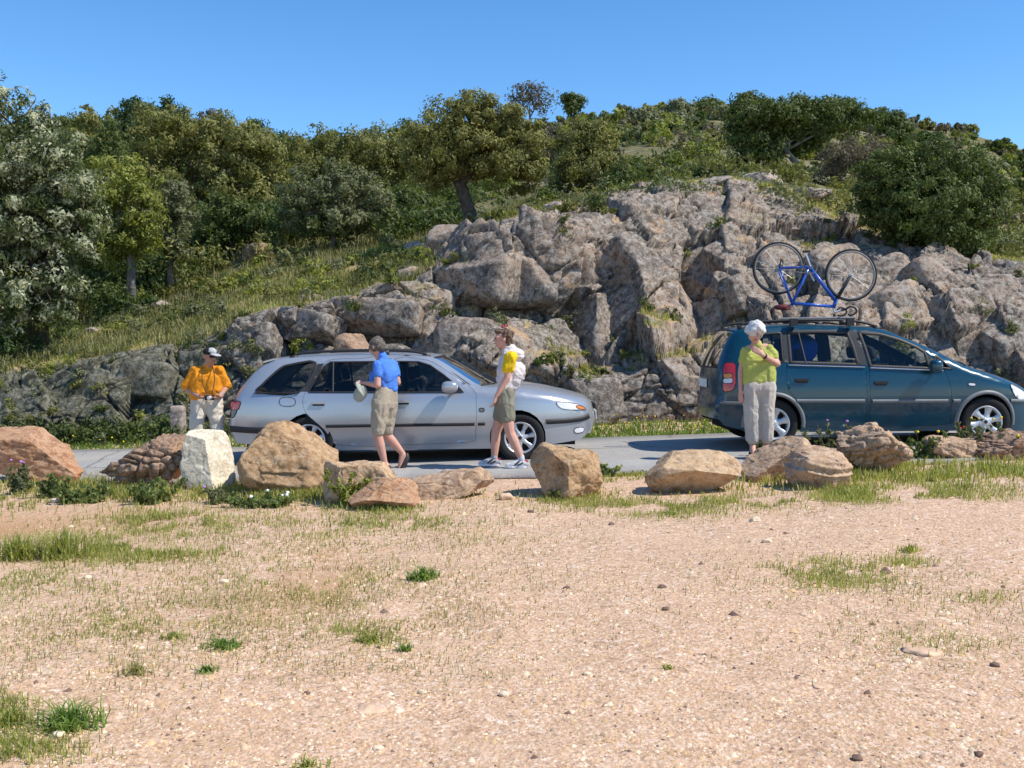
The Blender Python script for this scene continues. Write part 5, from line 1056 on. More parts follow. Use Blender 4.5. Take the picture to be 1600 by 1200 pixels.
for c in (hubR, hubF):
    w = bpy.data.objects.new('wheel', None); link(w, bike); w.location = c; rw = .333
    MB().lathe([(rw + .014 * math.cos(a), .014 * math.sin(a)) for a in np.linspace(0, 2 * math.pi, 9)[:-1]], 48).build('tyre', M_RUB, w, True)
    MB().lathe([(rw - .012, -.011), (rw - .012, .011), (rw - .034, .006), (rw - .034, -.006)], 48).build('rim', M_GREYP, w, True)
    sp = MB(); sp.lathe([(.001, -.05), (.018, -.05), (.018, .05), (.001, .05)], 12)
    for k in range(20):
        a = 2 * math.pi * k / 20; d = Vector((math.cos(a), 0, math.sin(a))); e = Vector((math.cos(a + .3 * (-1) ** k), 0, math.sin(a + .3 * (-1) ** k)))
        sp.tube([e * .018 + Vector((0, .035 * (-1) ** k, 0)), d * (rw - .03)], .0016, 4, False)
    sp.build('spokes', M_ALLOY, w)
MB().lathe([(.086, -.003), (.097, -.003), (.097, .003), (.086, .003)], 32, c=bb + Vector((0, -.055, 0))).lathe([(.02, -.004), (.03, -.004), (.03, .004), (.02, .004)], 16, c=bb + Vector((0, -.055, 0))).build('chainring', M_GREYP, bike)
for (zx, zy, s) in ((778, 172, -1), (872, 395, 1)):
    e = B(zx, zy) + Vector((0, s * .08, 0)); cr = MB(); cr.tube([bb + Vector((0, s * .065, 0)), e], .011, 6); c_ = cr.build('crank', M_CHROME, bike); MB().box(e + Vector((0, s * .05, 0)), (.08, .08, .025)).build('pedal', M_BLACK, c_)
MB().tube([seatc, B(668, 612)], .013, 8).build('seat_post', M_CHROME, bike)
q, F = rock_shape((.27, .14, .075), [((.9, .6, 0), .55), ((.9, -.6, 0), .55)], 93, rough=0.0, base=ICO4, rnd_cuts=0); sd = mobj('saddle', q, F, plain('saddle', (0.10, 0.012, 0.015), .5), bike, True); sd.location = B(628, 600)
MB().tube([hdL, B(1020, 640)], .014, 8).tube([B(1020, 640), B(1075, 622)], .014, 8).build('handlebar_stem', M_ALLOY, bike)
hb = MB()
for s in (-1, 1):
    y = lambda k: Vector((0, s * k, 0)); hb.tube(smooth_line([B(1075, 622) + y(.0), B(1075, 620) + y(.17), B(1100, 600) + y(.2), B(1140, 608) + y(.2), B(1152, 640) + y(.2), B(1120, 662) + y(.2), B(1085, 660) + y(.2)], 3), .013, 8)
hb.build('handlebar', M_BLACK, bike, True)
MB().tube([bb + Vector((0, -.055, .09)), hubR + Vector((0, -.05, .03))], .004, 4).tube([bb + Vector((0, -.055, -.09)), hubR + Vector((0, -.05, -.03))], .004, 4).lathe([(.02, -.02), (.05, -.02), (.035, .02), (.02, .02)], 16, c=hubR + Vector((0, -.04, 0))).build('chain', M_GREYP, bike)
MB().tube([hubR + Vector((0, -.06, 0)), B(592, 225) + Vector((0, -.06, 0)), B(612, 262) + Vector((0, -.06, 0))], .010, 6).build('derailleur', M_BLACK, bike)

# ================================================================== PEOPLE
_SPH = ico(2)[0]
def hull_into(bm, pts):
    vs = [bm.verts.new(p) for p in pts]
    r = bmesh.ops.convex_hull(bm, input=vs)
    bmesh.ops.delete(bm, geom=[e for e in set(r['geom_interior'] + r['geom_unused']) if isinstance(e, bmesh.types.BMVert)], context='VERTS')
def melt(name, prims, voxel, mat, parent, smooth=2, wrinkle=0.0, seed=0, wr_scale=(9, 9, 5)):
    """one continuous skin over tapered limbs ('c', p0, p1, r0, r1) and ellipsoids ('e', centre, radii[, rotation])"""
    bm = bmesh.new()
    for p in prims:
        if p[0] == 'c':
            a, b = np.array(p[1]), np.array(p[2]); hull_into(bm, list(a + _SPH * p[3]) + list(b + _SPH * p[4]))
        elif p[0] == 'e':
            q = _SPH * np.array(p[2])
            if len(p) > 3: q = q @ np.array(Matrix(p[3]).to_3x3()).T
            hull_into(bm, list(np.array(p[1]) + q))
        elif p[0] == 'h':                                      # hull of several balls: (centre, radius) ...
            hull_into(bm, [np.array(c) + v * np.array(r_) for c, r_ in p[1] for v in _SPH])
    me = bpy.data.meshes.new(name + '_raw'); bm.to_mesh(me); bm.free(); ob = bpy.data.objects.new(name + '_raw', me); COL.objects.link(ob)
    m = ob.modifiers.new('remesh', 'REMESH'); m.mode = 'VOXEL'; m.voxel_size = voxel; m.adaptivity = 0
    s = ob.modifiers.new('smooth', 'SMOOTH'); s.factor = 0.6; s.iterations = smooth
    dg = bpy.context.evaluated_depsgraph_get(); out = bpy.data.meshes.new_from_object(ob.evaluated_get(dg)); out.name = name
    bpy.data.objects.remove(ob); bpy.data.meshes.remove(me)
    n = len(out.vertices); co = np.empty(n * 3, np.float32); out.vertices.foreach_get('co', co); no = np.empty(n * 3, np.float32); out.vertices.foreach_get('normal', no); co = co.reshape(-1, 3); no = no.reshape(-1, 3)
    if wrinkle:
        w = fbm(co * np.array(wr_scale) + seed * 3.3 + 0.5 * vnoise(co * 6, seed)[:, None], 3, 200 + seed); co = co + no * (np.abs(w) * 2 - 0.5)[:, None].astype(np.float32) * wrinkle
        out.vertices.foreach_set('co', co.astype(np.float32).ravel())
    out.materials.clear(); out.materials.append(mat); out.polygons.foreach_set('use_smooth', np.ones(len(out.polygons), bool)); out.update()
    return link(bpy.data.objects.new(name, out), parent)
def skin(name, c):
    t = NT(name); n = t.noise(14, 3); m = t.bsdf(t.mix(t.ramp(n, [(0.35, (0, 0, 0)), (0.7, (1, 1, 1))]), c, tuple(v * .86 for v in c)), 0.5, 0.35)
    t.b.inputs['Subsurface Weight'].default_value = 0.12; t.b.inputs['Subsurface Radius'].default_value = (.012, .005, .003); return m
SK1 = skin('skin_tanned', (0.46, 0.235, 0.155)); SK2 = skin('skin_fair', (0.60, 0.33, 0.25))
def hair_mat(name, a, b):
    t = NT(name); v = t.coord(); n = t.noise(40, 4, .7, v, 1.5); m = t.noise(8, 3, .6, v)
    return t.bsdf(t.mix(t.ramp(n, [(0.35, (0, 0, 0)), (0.65, (1, 1, 1))]), a, b), .6, .35, bump=n, bump_s=1.0, bump_d=.012)
M_EYE = plain('eye', (0.03, 0.025, 0.02), .2); M_LIP = plain('lip', (0.36, 0.11, 0.09), .5); M_STRAP = plain('strap', (0.012, 0.012, 0.014), .7)
def V3(p): return np.array(p[:], float)
def unit(v): v = np.array(v, float); return v / (np.linalg.norm(v) + 1e-9)
def head_prims(c, look, up=(0, 0, 1), h=0.225):
    """skull, jaw, nose and ears around centre c; look = direction the face points"""
    c = np.array(c); f = unit(look); u = unit(np.array(up) - f * np.dot(up, f)); s = np.cross(f, u); M = np.stack([s, f, u], 1)
    P = lambda x, y, z: c + M @ np.array([x, y, z]) * h
    rot = Matrix([list(r) for r in M])
    pr = [('e', P(0, -.06, .12), np.array([.335, .42, .38]) * h, rot), ('e', P(0, .08, -.14), np.array([.27, .29, .36]) * h, rot), ('e', P(0, .16, -.36), np.array([.15, .16, .13]) * h, rot),
          ('h', [(P(0, .37, .05), .03 * h), (P(0, .47, -.10), .055 * h), (P(.05, .38, -.13), .04 * h), (P(-.05, .38, -.13), .04 * h)])]
    for k in (-1, 1): pr.append(('e', P(.34 * k, -.04, -.02), np.array([.05, .09, .14]) * h, rot)); pr.append(('e', P(.15 * k, .30, .10), np.array([.12, .07, .05]) * h, rot))
    return pr, P, rot
def face_parts(parent, P, h=0.225):
    for k in (-1, 1):
        e = MB(); q = _SPH * .030 * h; F = ico(2)[1]; e.add([tuple(P(.15 * k, .375, .03) + v) for v in q], [tuple(f) for f in F]); e.build('eye', M_EYE, parent, True)
    F = ico(2)[1]; MB().add([tuple(P(0, .385, -.25) + v * np.array([.09, .035, .025]) * h) for v in _SPH], [tuple(f) for f in F]).build('mouth', M_LIP, parent, True)
def hand_prims(wrist, dirv, palm_n, curl=0.5, s=1.0, thumb=1, spread=0.12, point=0.0):
    """palm, four unequal bent fingers and a thumb. dirv: wrist to knuckles, palm_n: out of the palm"""
    w = np.array(wrist); d = unit(dirv); n = unit(np.array(palm_n) - d * np.dot(palm_n, d)); a = np.cross(d, n)
    L = .085 * s; kn = w + d * L; pr = [('h', [(w, .022 * s), (kn + a * .028 * s, .012 * s), (kn - a * .028 * s, .012 * s)])]
    for i, (o, l) in enumerate(((-.030, .078), (-.010, .086), (.011, .080), (.031, .062))):
        p = kn + a * o * s; ang = curl * .55; dd = unit(d + a * o * spread * 30 * s * .3)
        for k, (fr, r0, r1) in enumerate(((.46, .0095, .009), (.31, .009, .0085), (.25, .0085, .007))):
            e = p + (dd * math.cos(ang) + n * math.sin(ang)) * l * fr * s; pr.append(('c', p, e, r0 * s, r1 * s)); p = e; ang += curl * .8
    t0 = w + d * .025 * s - a * thumb * .026 * s; t1 = t0 + (d * .55 - a * thumb * .75 + n * .35) * .042 * s; t2 = t1 + (d * .85 - a * thumb * .1 + n * .5 * curl) * .034 * s
    pr += [('c', t0, t1, .0145 * s, .0115 * s), ('c', t1, t2, .0115 * s, .009 * s)]
    return pr
def chain(pts, rad): return [('c', pts[i], pts[i + 1], rad[i], rad[i + 1]) for i in range(len(pts) - 1)]
def shoe(name, parent, heel, toe, mat, sole_mat, h=.075, w=.045, up=(0, 0, 1)):
    heel, toe, u = V3(heel), V3(toe), np.array(up, float)
    o = melt(name, [('h', [(heel + u * .045, .036), (heel + (toe - heel) * .3 + u * h, .034), (heel + (toe - heel) * .65 + u * .035, w * .95), (toe + u * .025, .028)])], .008, mat, parent, 2)
    f = unit(toe - heel); s = np.cross(f, u); V = []
    for t, k in ((-.02, .7), (.12, .95), (.45, .8), (.75, 1.12), (.95, .95), (1.10, .45)):
        for q in (-1, 1):
            for z in (0, .024): V.append(heel + (toe - heel) * t + s * q * k * w + u * z)
    F = []
    for i in range(5):
        a = i * 4; b = a + 4; F += [(a, b, b + 1, a + 1), (a + 2, a + 3, b + 3, b + 2), (a, a + 2, b + 2, b), (a + 1, b + 1, b + 3, a + 3)]
    F += [(0, 1, 3, 2), (20, 22, 23, 21)]; MB().add(V, F).build('sole', sole_mat, o)
    return o
class Zm:
    """reads positions off an enlarged piece of the photograph, relative to a person's feet"""
    def __init__(s, ox, oy, k, Y, foot):
        s.ox, s.oy, s.k, s.Y = ox, oy, k, Y; f = at(foot[0] / k + ox, foot[1] / k + oy, Y); z = float(zroad(f.x)) + .018
        s.base = Vector((f.x, Y, z))
    def __call__(s, zx, zy, dy=0.0): return V3(at(zx / s.k + s.ox, zy / s.k + s.oy, s.Y + dy) - s.base)

# ---- person in the orange shirt, holding a camera
Z = Zm(260, 520, 6.667, 13.35, (430, 1370))
pe = empty('person', Z.base, 'person in an orange shirt and dark cap standing by the tail of the silver car', 'person')
hc = Z(455, 250, 0); look = unit((.78, -.62, -.05)); hp, P, rot = head_prims(hc, look)
shL, shR = Z(305, 400, .03), Z(560, 395, -.02); elL, elR = Z(195, 575, .06), Z(625, 560, .05); wrL, wrR = Z(345, 668, -.16), Z(560, 660, -.15)
hipL, hipR = Z(345, 745, 0), Z(495, 745, 0); knL, knR = Z(315, 950, -.06), Z(525, 950, .0); anL, anR = Z(330, 1270, .0), Z(585, 1270, .05); anL[2] = anR[2] = .09
body = hp + [('c', Z(430, 380, .03), hc - np.array([0, 0, .06]), .062, .058), ('h', [(Z(345, 410, .02), 0.063), (Z(520, 405, .02), 0.063), (Z(360, 640, .02), 0.074), (Z(490, 640, .02), 0.074)]), ('h', [(hipL, 0.080), (hipR, 0.080), (Z(420, 660, .02), 0.081)])]
body += chain([shL, elL, wrL], [.046, .043, .030]) + chain([shR, elR, wrR], [.046, .043, .030]) + chain([hipL, knL, anL], [.095, .06, .042]) + chain([hipR, knR, anR], [.095, .06, .042])
body += hand_prims(wrL, Z(415, 688, -.22) - wrL, (.2, .2, .6), .75, 1.0, -1) + hand_prims(wrR, Z(490, 688, -.22) - wrR, (-.2, .2, .6), .75, 1.0, 1)
melt('body', body, .0076, SK1, pe, 2); face_parts(pe, P)
M_ORG = fabric('orange_cotton', (0.76, 0.28, 0.02)); M_KHAKI = fabric('pale_cotton', (0.60, 0.54, 0.45)); M_CAPD = fabric('cap_black', (0.022, 0.022, 0.028)); M_CAPG = fabric('cap_grey', (0.46, 0.47, 0.48))
sh = [('h', [(Z(335, 388, .03), .062), (Z(535, 384, .02), .062), (Z(345, 480, .0), .105), (Z(515, 480, .0), .105)]), ('h', [(Z(345, 480, .0), .108), (Z(512, 480, .0), .108), (Z(345, 630, .0), .118), (Z(500, 612, .0), .118)]), ('h', [(Z(345, 630, 0), .125), (Z(500, 600, 0), .125), (Z(335, 672, 0), .108), (Z(500, 640, 0), .108)]), ('c', Z(430, 372, .03), Z(430, 352, .03), .082, .068)]
sh += [('c', shL, shL + (elL - shL) * .84, .068, .080), ('c', shR, shR + (elR - shR) * .84, .068, .076)]
melt('shirt', sh, .009, M_ORG, pe, 1, .020, 1, (6, 6, 7))
melt('trousers', [('h', [(hipL + np.array([0, 0, .04]), .118), (hipR + np.array([0, 0, .04]), .118), (Z(420, 690, .0), .12)])] + chain([hipL, knL, anL + np.array([0, 0, .02])], [.118, .092, .075]) + chain([hipR, knR, anR + np.array([0, 0, .02])], [.118, .092, .075]), .010, M_KHAKI, pe, 2, .014, 2, (7, 7, 11))
for a in (anL, anR): shoe('shoe', pe, (a[0] - .02, a[1] + .06, 0), (a[0] + .03, a[1] - .16, 0), M_CAPD, M_RUB)
cap = melt('cap', [('e', P(0, -.04, .27), np.array([.37, .45, .30]) * .225, rot), ('e', P(0, -.03, .20), np.array([.385, .455, .13]) * .225, rot)], .007, M_CAPD, pe, 2)
melt('cap_front', [('e', P(0, .10, .30), np.array([.30, .36, .25]) * .225, rot)], .007, M_CAPG, cap, 2)
melt('cap_brim', [('h', [(P(.24, .40, .17), .010), (P(-.24, .40, .17), .010), (P(.17, .80, .10), .008), (P(-.17, .80, .10), .008), (P(0, .86, .10), .008)])], .006, M_CAPG, cap, 1)
g = MB()
for k in (-1, 1): g.box(P(.16 * k, .41, .05), (.052, .052, .034)); 
g.build('sunglasses', M_CAPD, pe)
MB().lathe([(.031, -.008), (.036, -.008), (.036, .008), (.031, .008)], 20, c=wrR + (elR - wrR) * .12).build('wristwatch', M_ALLOY, pe)
cm = empty('camera', Vector(Z(450, 676, -.235)) + Z.base, 'small silver camera on a black neck strap in the hands of the orange shirt', 'camera')
c0 = Z(450, 676, -.235)
MB().box((0, 0, 0), (.11, .045, .066)).build('camera_body', M_CAPD, cm); MB().lathe([(.001, -.065), (.020, -.065), (.026, -.055), (.027, -.0), (.001, 0)], 20, c=(.012, -.02, 0)).build('lens', M_ALLOY, cm)
st = MB(); st.tube([v - c0 for v in smooth_line([Z(385, 350, .02), Z(372, 400, -.13), Z(378, 520, -.155), Z(430, 662, -.23)], 5)], .0055, 5); st.tube([v - c0 for v in smooth_line([Z(480, 345, .02), Z(492, 400, -.13), Z(500, 510, -.155), Z(470, 662, -.23)], 5)], .0055, 5); st.build('strap', M_STRAP, cm)

# ---- person in the blue polo shirt walking off with a hat in hand
Z = Zm(540, 515, 5.217, 12.45, (360, 1140))
pe = empty('person', Z.base, 'person in a blue polo shirt and khaki shorts walking past the silver car doors', 'person')
hc = Z(250, 140, .02); look = unit((-.85, .42, -.30)); hp, P, rot = head_prims(hc, look)
shN, shF = Z(255, 285, -.10), Z(395, 285, .10); elN, wrN = Z(262, 452, -.14), Z(160, 436, -.05); elF, wrF = Z(425, 430, .12), Z(330, 470, .26)
hipN, hipF = Z(285, 600, -.04), Z(350, 600, .07); knN, knF = Z(262, 862, -.06), Z(335, 858, .10); anN, anF = Z(318, 1085, -.02), Z(462, 1005, .18)
body = hp + [('c', Z(285, 235, .02), hc - np.array([0, 0, .05]), .056, .052), ('h', [(Z(300, 290, -.03), 0.056), (Z(365, 290, .05), 0.056), (Z(320, 460, 0), 0.070), (Z(370, 460, .03), 0.067)]), ('h', [(hipN, 0.080), (hipF, 0.080), (Z(330, 500, .02), 0.067)])]
body += chain([shN, elN, wrN], [.042, .042, .027]) + chain([shF, elF, wrF], [.042, .040, .027]) + chain([hipN, knN, knN + (anN - knN) * .35, anN], [.10, .060, .060, .036]) + chain([hipF, knF, knF + (anF - knF) * .35, anF], [.10, .060, .060, .036])
body += hand_prims(wrN, Z(112, 428, -.05) - wrN, (0, .5, -1), 1.0, .95, 1) + hand_prims(wrF, Z(280, 470, .30) - wrF, (0, -.5, -1), .6, .95, -1)
f0 = anN + np.array([.03, .0, -.06]); f1 = Z(438, 1140, .16)
body += [('h', [(anN, .036), (f0 + np.array([0, 0, .02]), .034), (f0 + np.array([-.15, .07, .0]), .026)]), ('h', [(anF, .036), (Z(485, 1035, .18), .032), (f1, .024)])]
melt('body', body, .0076, SK2, pe, 2); face_parts(pe, P)
M_POLO = fabric('blue_cotton', (0.085, 0.23, 0.72)); M_SHORT = fabric('khaki_cotton', (0.40, 0.345, 0.265)); H_GREY = hair_mat('grey_brown_hair', (0.045, 0.036, 0.030), (0.20, 0.17, 0.145))
sh = [('h', [(Z(284, 280, -.06), .062), (Z(372, 278, .06), .062), (Z(300, 345, -.02), .098), (Z(365, 345, .04), .092)]), ('h', [(Z(300, 345, -.02), .10), (Z(362, 345, .04), .094), (Z(328, 470, 0), .098), (Z(366, 470, .03), .092)]), ('c', Z(300, 235, .02), Z(295, 212, .02), .075, .068), ('c', shN, shN + (elN - shN) * .46, .058, .066), ('c', shF, shF + (elF - shF) * .46, .056, .064), ('e', Z(235, 400, .06), (.075, .09, .10))]
melt('polo_shirt', sh, .008, M_POLO, pe, 1, .016, 3, (7, 7, 8))
melt('shorts', [('h', [(Z(315, 490, -.02), .093), (Z(368, 490, .04), .088), (hipN, .118), (hipF, .122)])] + [('c', hipN, hipN + (knN - hipN) * .86, .118, .088), ('c', hipF, hipF + (knF - hipF) * .86, .12, .085)], .009, M_SHORT, pe, 2, .012, 4, (8, 8, 5))
hr = [('e', P(0, -.10, .14), np.array([.40, .46, .42]) * .225, rot), ('e', P(0, -.28, -.06), np.array([.37, .32, .34]) * .225, rot), ('e', P(.24, .0, .02), np.array([.17, .30, .30]) * .225, rot), ('e', P(-.24, .0, .02), np.array([.17, .30, .30]) * .225, rot)]
melt('hair', hr, .008, H_GREY, pe, 1, .016, 5, (16, 16, 16))
M_SAND = plain('sandal', (0.035, 0.03, 0.032), .6)
u = unit(np.cross(f1 - V3(anF), (0, 1, 0)))
MB().tube([V3(anF) + np.array([.055, 0, .0]), Z(500, 1040, .18), Z(470, 1115, .17), f1 + np.array([0, 0, -.01])], [.020, .036, .040, .030], 8).build('sandal', M_SAND, pe, True)
shoe('sandal', pe, f0 + np.array([.02, 0, -.045]), f0 + np.array([-.19, .09, -.045]), M_SAND, M_RUB, .05)
ht_ = empty('sun_hat', Vector(Z(122, 520, -.08)) + Z.base, 'pale canvas sun hat held low in the hand of the blue polo shirt', 'hat'); h0 = Z(122, 520, -.08)
M_HAT = fabric('hat_canvas', (0.36, 0.39, 0.34))
R3 = Matrix.Rotation(.55, 3, 'Y') @ Matrix.Rotation(.25, 3, 'X')
melt('crown', [('e', (0, 0, 0), (.085, .055, .105), R3), ('e', R3 @ Vector((0, 0, -.05)), (.075, .055, .07), R3)], .008, M_HAT, ht_, 2, .008, 6)
melt('brim', [('e', R3 @ Vector((-.02, 0, .045)), (.115, .085, .028), R3 @ Matrix.Rotation(.5, 3, 'Y'))], .007, M_HAT, ht_, 1, .012, 7)

# ---- person in the pale hooded top and yellow sleeves
Z = Zm(740, 495, 4.8, 12.35, (225, 1135))
pe = empty('person', Z.base, 'person in a pale hooded top over yellow sleeves and grey shorts by the front wheel', 'person')
hc = Z(212, 168, 0); look = unit((-.96, -.22, .02)); hp, P, rot = head_prims(hc, look)
shN, shF = Z(270, 300, -.14), Z(255, 300, .14); elN, wrN = Z(252, 460, -.16), Z(172, 595, -.17); elF, wrF = Z(235, 460, .19), Z(180, 590, .19)
hipN, hipF = Z(235, 650, -.08), Z(232, 650, .08); knN, knF = Z(272, 865, -.10), Z(168, 862, .09); anN, anF = Z(358, 1062, -.10), Z(155, 1062, .09)
body = hp + [('c', Z(255, 265, 0), hc - np.array([-.02, 0, .05]), .056, .052), ('h', [(Z(255, 300, -.10), 0.052), (Z(255, 300, .10), 0.052), (Z(245, 540, -.04), 0.074), (Z(245, 540, .04), 0.074)]), ('h', [(hipN, 0.080), (hipF, 0.080), (Z(240, 560, 0), 0.074)])]
body += chain([shN, elN, wrN], [.042, .041, .027]) + chain([shF, elF, wrF], [.042, .040, .027]) + chain([hipN, knN, knN + (anN - knN) * .33, anN], [.10, .060, .062, .037]) + chain([hipF, knF, knF + (anF - knF) * .33, anF], [.10, .060, .062, .037])
body += hand_prims(wrN, Z(145, 690, -.17) - wrN, (-1, .3, 0), .5, .95, -1) + hand_prims(wrF, Z(155, 680, .19) - wrF, (-1, -.3, 0), .5, .95, 1)
melt('body', body, .0076, SK2, pe, 2); face_parts(pe, P)
M_HOOD = fabric('pale_fleece', (0.68, 0.62, 0.62)); M_YEL = fabric('yellow_cotton', (0.82, 0.56, 0.02)); M_GSH = fabric('grey_green_cotton', (0.235, 0.225, 0.175)); H_BR = hair_mat('brown_hair', (0.05, 0.030, 0.022), (0.20, 0.125, 0.085)); M_SHOE = fabric('white_trainer', (0.66, 0.66, 0.68), 30, .5); M_REDS = plain('red_plastic', (0.50, 0.03, 0.06), .4)
ht2 = [('h', [(Z(268, 300, -.08), .085), (Z(262, 300, .10), .085), (Z(240, 430, -.06), .115), (Z(240, 430, .08), .115)]), ('h', [(Z(240, 430, -.06), .115), (Z(240, 430, .08), .115), (Z(245, 545, -.05), .118), (Z(248, 545, .06), .118)]), ('h', [(Z(330, 395, .0), .105), (Z(318, 430, -.05), .11), (Z(318, 430, .05), .11), (Z(285, 340, 0), .10), (Z(275, 520, -.05), .09), (Z(275, 520, .05), .09)]), ('e', Z(318, 275, .0), (.105, .12, .075)), ('e', Z(335, 300, .0), (.085, .11, .05)), ('c', Z(258, 262, 0), Z(275, 250, 0), .075, .085)]
melt('hooded_top', ht2, .008, M_HOOD, pe, 1, .020, 8, (6, 6, 7))
melt('sleeve', [('c', shN + np.array([.015, -.01, .0]), shN + (elN - shN) * .52, .082, .075)], .007, M_YEL, pe, 1, .020, 9, (9, 9, 7))
melt('sleeve', [('c', shF, shF + (elF - shF) * .5, .078, .07)], .009, M_YEL, pe, 2, .010, 10)
melt('shorts', [('h', [(Z(245, 560, -.06), .115), (Z(248, 560, .06), .115), (hipN, .125), (hipF, .125)]), ('c', hipN, hipN + (knN - hipN) * .45, .125, .108), ('c', hipF, hipF + (knF - hipF) * .45, .125, .105)], .009, M_GSH, pe, 2, .012, 11, (8, 8, 5))
hr = [('e', P(0, -.16, .20), np.array([.41, .46, .42]) * .225, rot), ('e', P(0, -.34, -.04), np.array([.36, .28, .36]) * .225, rot), ('e', P(0, .14, .38), np.array([.34, .30, .20]) * .225, rot)]
melt('hair', hr, .008, H_BR, pe, 1, .030, 12, (20, 20, 20))
MB().tube([P(.16, -.05, .62), P(.07, .0, .68), P(-.07, -.02, .69), P(-.16, -.07, .62)], [.009, .013, .013, .009], 7).tube([P(-.05, -.1, .70), P(.0, -.2, .76), P(.02, -.28, .68)], .009, 6).build('hair_clip', M_REDS, pe, True)
for a in (anN, anF):
    s_ = shoe('trainer', pe, (a[0] + .055, a[1], -.0 + (0 if a is anN else 0)), (a[0] - .17, a[1] - .01, 0), M_SHOE, M_CLEAR, .085, .043)
    MB().box((a[0] + .052, a[1], .072), (.05, .05, .035)).build('heel_tab', M_REDS, s_)
    MB().tube([(a[0] - .02, a[1] - .045, .085), (a[0] - .08, a[1] - .047, .035)], .009, 5).tube([(a[0] + .02, a[1] - .042, .06), (a[0] - .05, a[1] - .047, .03)], .008, 5).build('shoe_stripe', M_CAPD, s_)
melt('sock', [('c', (anN[0], anN[1], .10), (anN[0] - .005, anN[1], .13), .043, .041)], .008, M_SHOE, pe, 1); melt('sock', [('c', (anF[0], anF[1], .10), (anF[0], anF[1], .13), .043, .041)], .008, M_SHOE, pe, 1)

# ---- person in the lime shirt looking down
Z = Zm(1130, 490, 5.218, 12.3, (290, 1150))
pe = empty('person', Z.base, 'white-haired person in a lime shirt and loose grey trousers beside the blue car', 'person')
hc = Z(262, 150, -.04); look = unit((.30, -.72, -.62)); hp, P, rot = head_prims(hc, look, (.12, .3, .9))
shL, shR = Z(178, 300, .02), Z(378, 285, .0); elL, wrL = Z(146, 470, .04), Z(142, 620, .0); elR, wrR = Z(440, 410, -.04), Z(322, 338, -.19)
hipL, hipR = Z(235, 620, 0), Z(355, 620, 0); knL, knR = Z(230, 830, -.02), Z(355, 830, -.02); anL, anR = Z(240, 1060, 0), Z(352, 1060, .02)
body = hp + [('c', Z(270, 250, .02), hc + np.array([.0, .03, -.05]), .056, .05), ('h', [(Z(215, 290, .03), 0.056), (Z(345, 280, .03), 0.056), (Z(235, 500, .02), 0.070), (Z(355, 500, .02), 0.070)]), ('h', [(hipL, 0.080), (hipR, 0.080), (Z(295, 560, 0), 0.089)])]
body += chain([shL, elL, wrL], [.042, .040, .027]) + chain([shR, elR, wrR], [.042, .042, .028]) + chain([hipL, knL, anL], [.10, .058, .037]) + chain([hipR, knR, anR], [.10, .058, .037])
body += hand_prims(wrL, Z(142, 700, -.02) - wrL, (.6, .5, 0), .35, .95, -1) + hand_prims(wrR, Z(245, 282, -.19) - wrR, (0, 1, -.1), .45, .95, 1)
for a in (anL, anR): body.append(('h', [(a, .036), ((a[0], a[1] + .03, .035), .03), ((a[0] + (.01 if a is anR else -.02), a[1] - .15, .03), .026)]))
melt('body', body, .0076, SK2, pe, 2); face_parts(pe, P)
M_LIME = fabric('lime_cotton', (0.44, 0.47, 0.12)); M_TRO = fabric('grey_linen', (0.52, 0.46, 0.405)); H_WH = hair_mat('white_hair', (0.48, 0.465, 0.45), (0.82, 0.80, 0.78))
sh = [('h', [(Z(208, 295, .03), .058), (Z(352, 284, .03), .058), (Z(225, 380, .0), .105), (Z(358, 375, .0), .108)]), ('h', [(Z(225, 380, .0), .115), (Z(358, 378, .0), .115), (Z(230, 545, .0), .112), (Z(358, 548, .0), .116)]), ('c', shL, shL + (elL - shL) * .50, .056, .062), ('c', shR, shR + (elR - shR) * .54, .058, .066), ('c', Z(272, 262, .03), Z(275, 246, .03), .078, .058)]
melt('shirt', sh, .008, M_LIME, pe, 1, .018, 13, (6, 6, 6))
melt('trousers', [('h', [(Z(240, 580, 0), .118), (Z(352, 580, 0), .12), (hipL, .122), (hipR, .122)])] + chain([hipL, knL, Z(240, 1010, 0)], [.118, .096, .092]) + chain([hipR, knR, Z(355, 1010, .01)], [.118, .092, .088]), .009, M_TRO, pe, 2, .014, 14, (9, 9, 3.5))
hr = [('e', P(0, -.10, .18), np.array([.44, .50, .45]) * .225, rot), ('e', P(0, -.30, -.06), np.array([.42, .32, .38]) * .225, rot), ('e', P(.28, .06, .02), np.array([.17, .26, .30]) * .225, rot), ('e', P(-.28, .06, .02), np.array([.17, .26, .30]) * .225, rot), ('e', P(0, .24, .36), np.array([.32, .20, .16]) * .225, rot)]
melt('hair', hr, .008, H_WH, pe, 1, .016, 15, (16, 16, 16))
dw = unit(elR - wrR); MB().tube([wrR + dw * .02, wrR + dw * .045], .034, 14).build('wristwatch', M_CAPD, pe, True)
for a in (anL, anR): shoe('shoe', pe, (a[0], a[1] + .06, 0), (a[0] + (.01 if a is anR else -.03), a[1] - .16, 0), M_CAPD, M_RUB, .05)

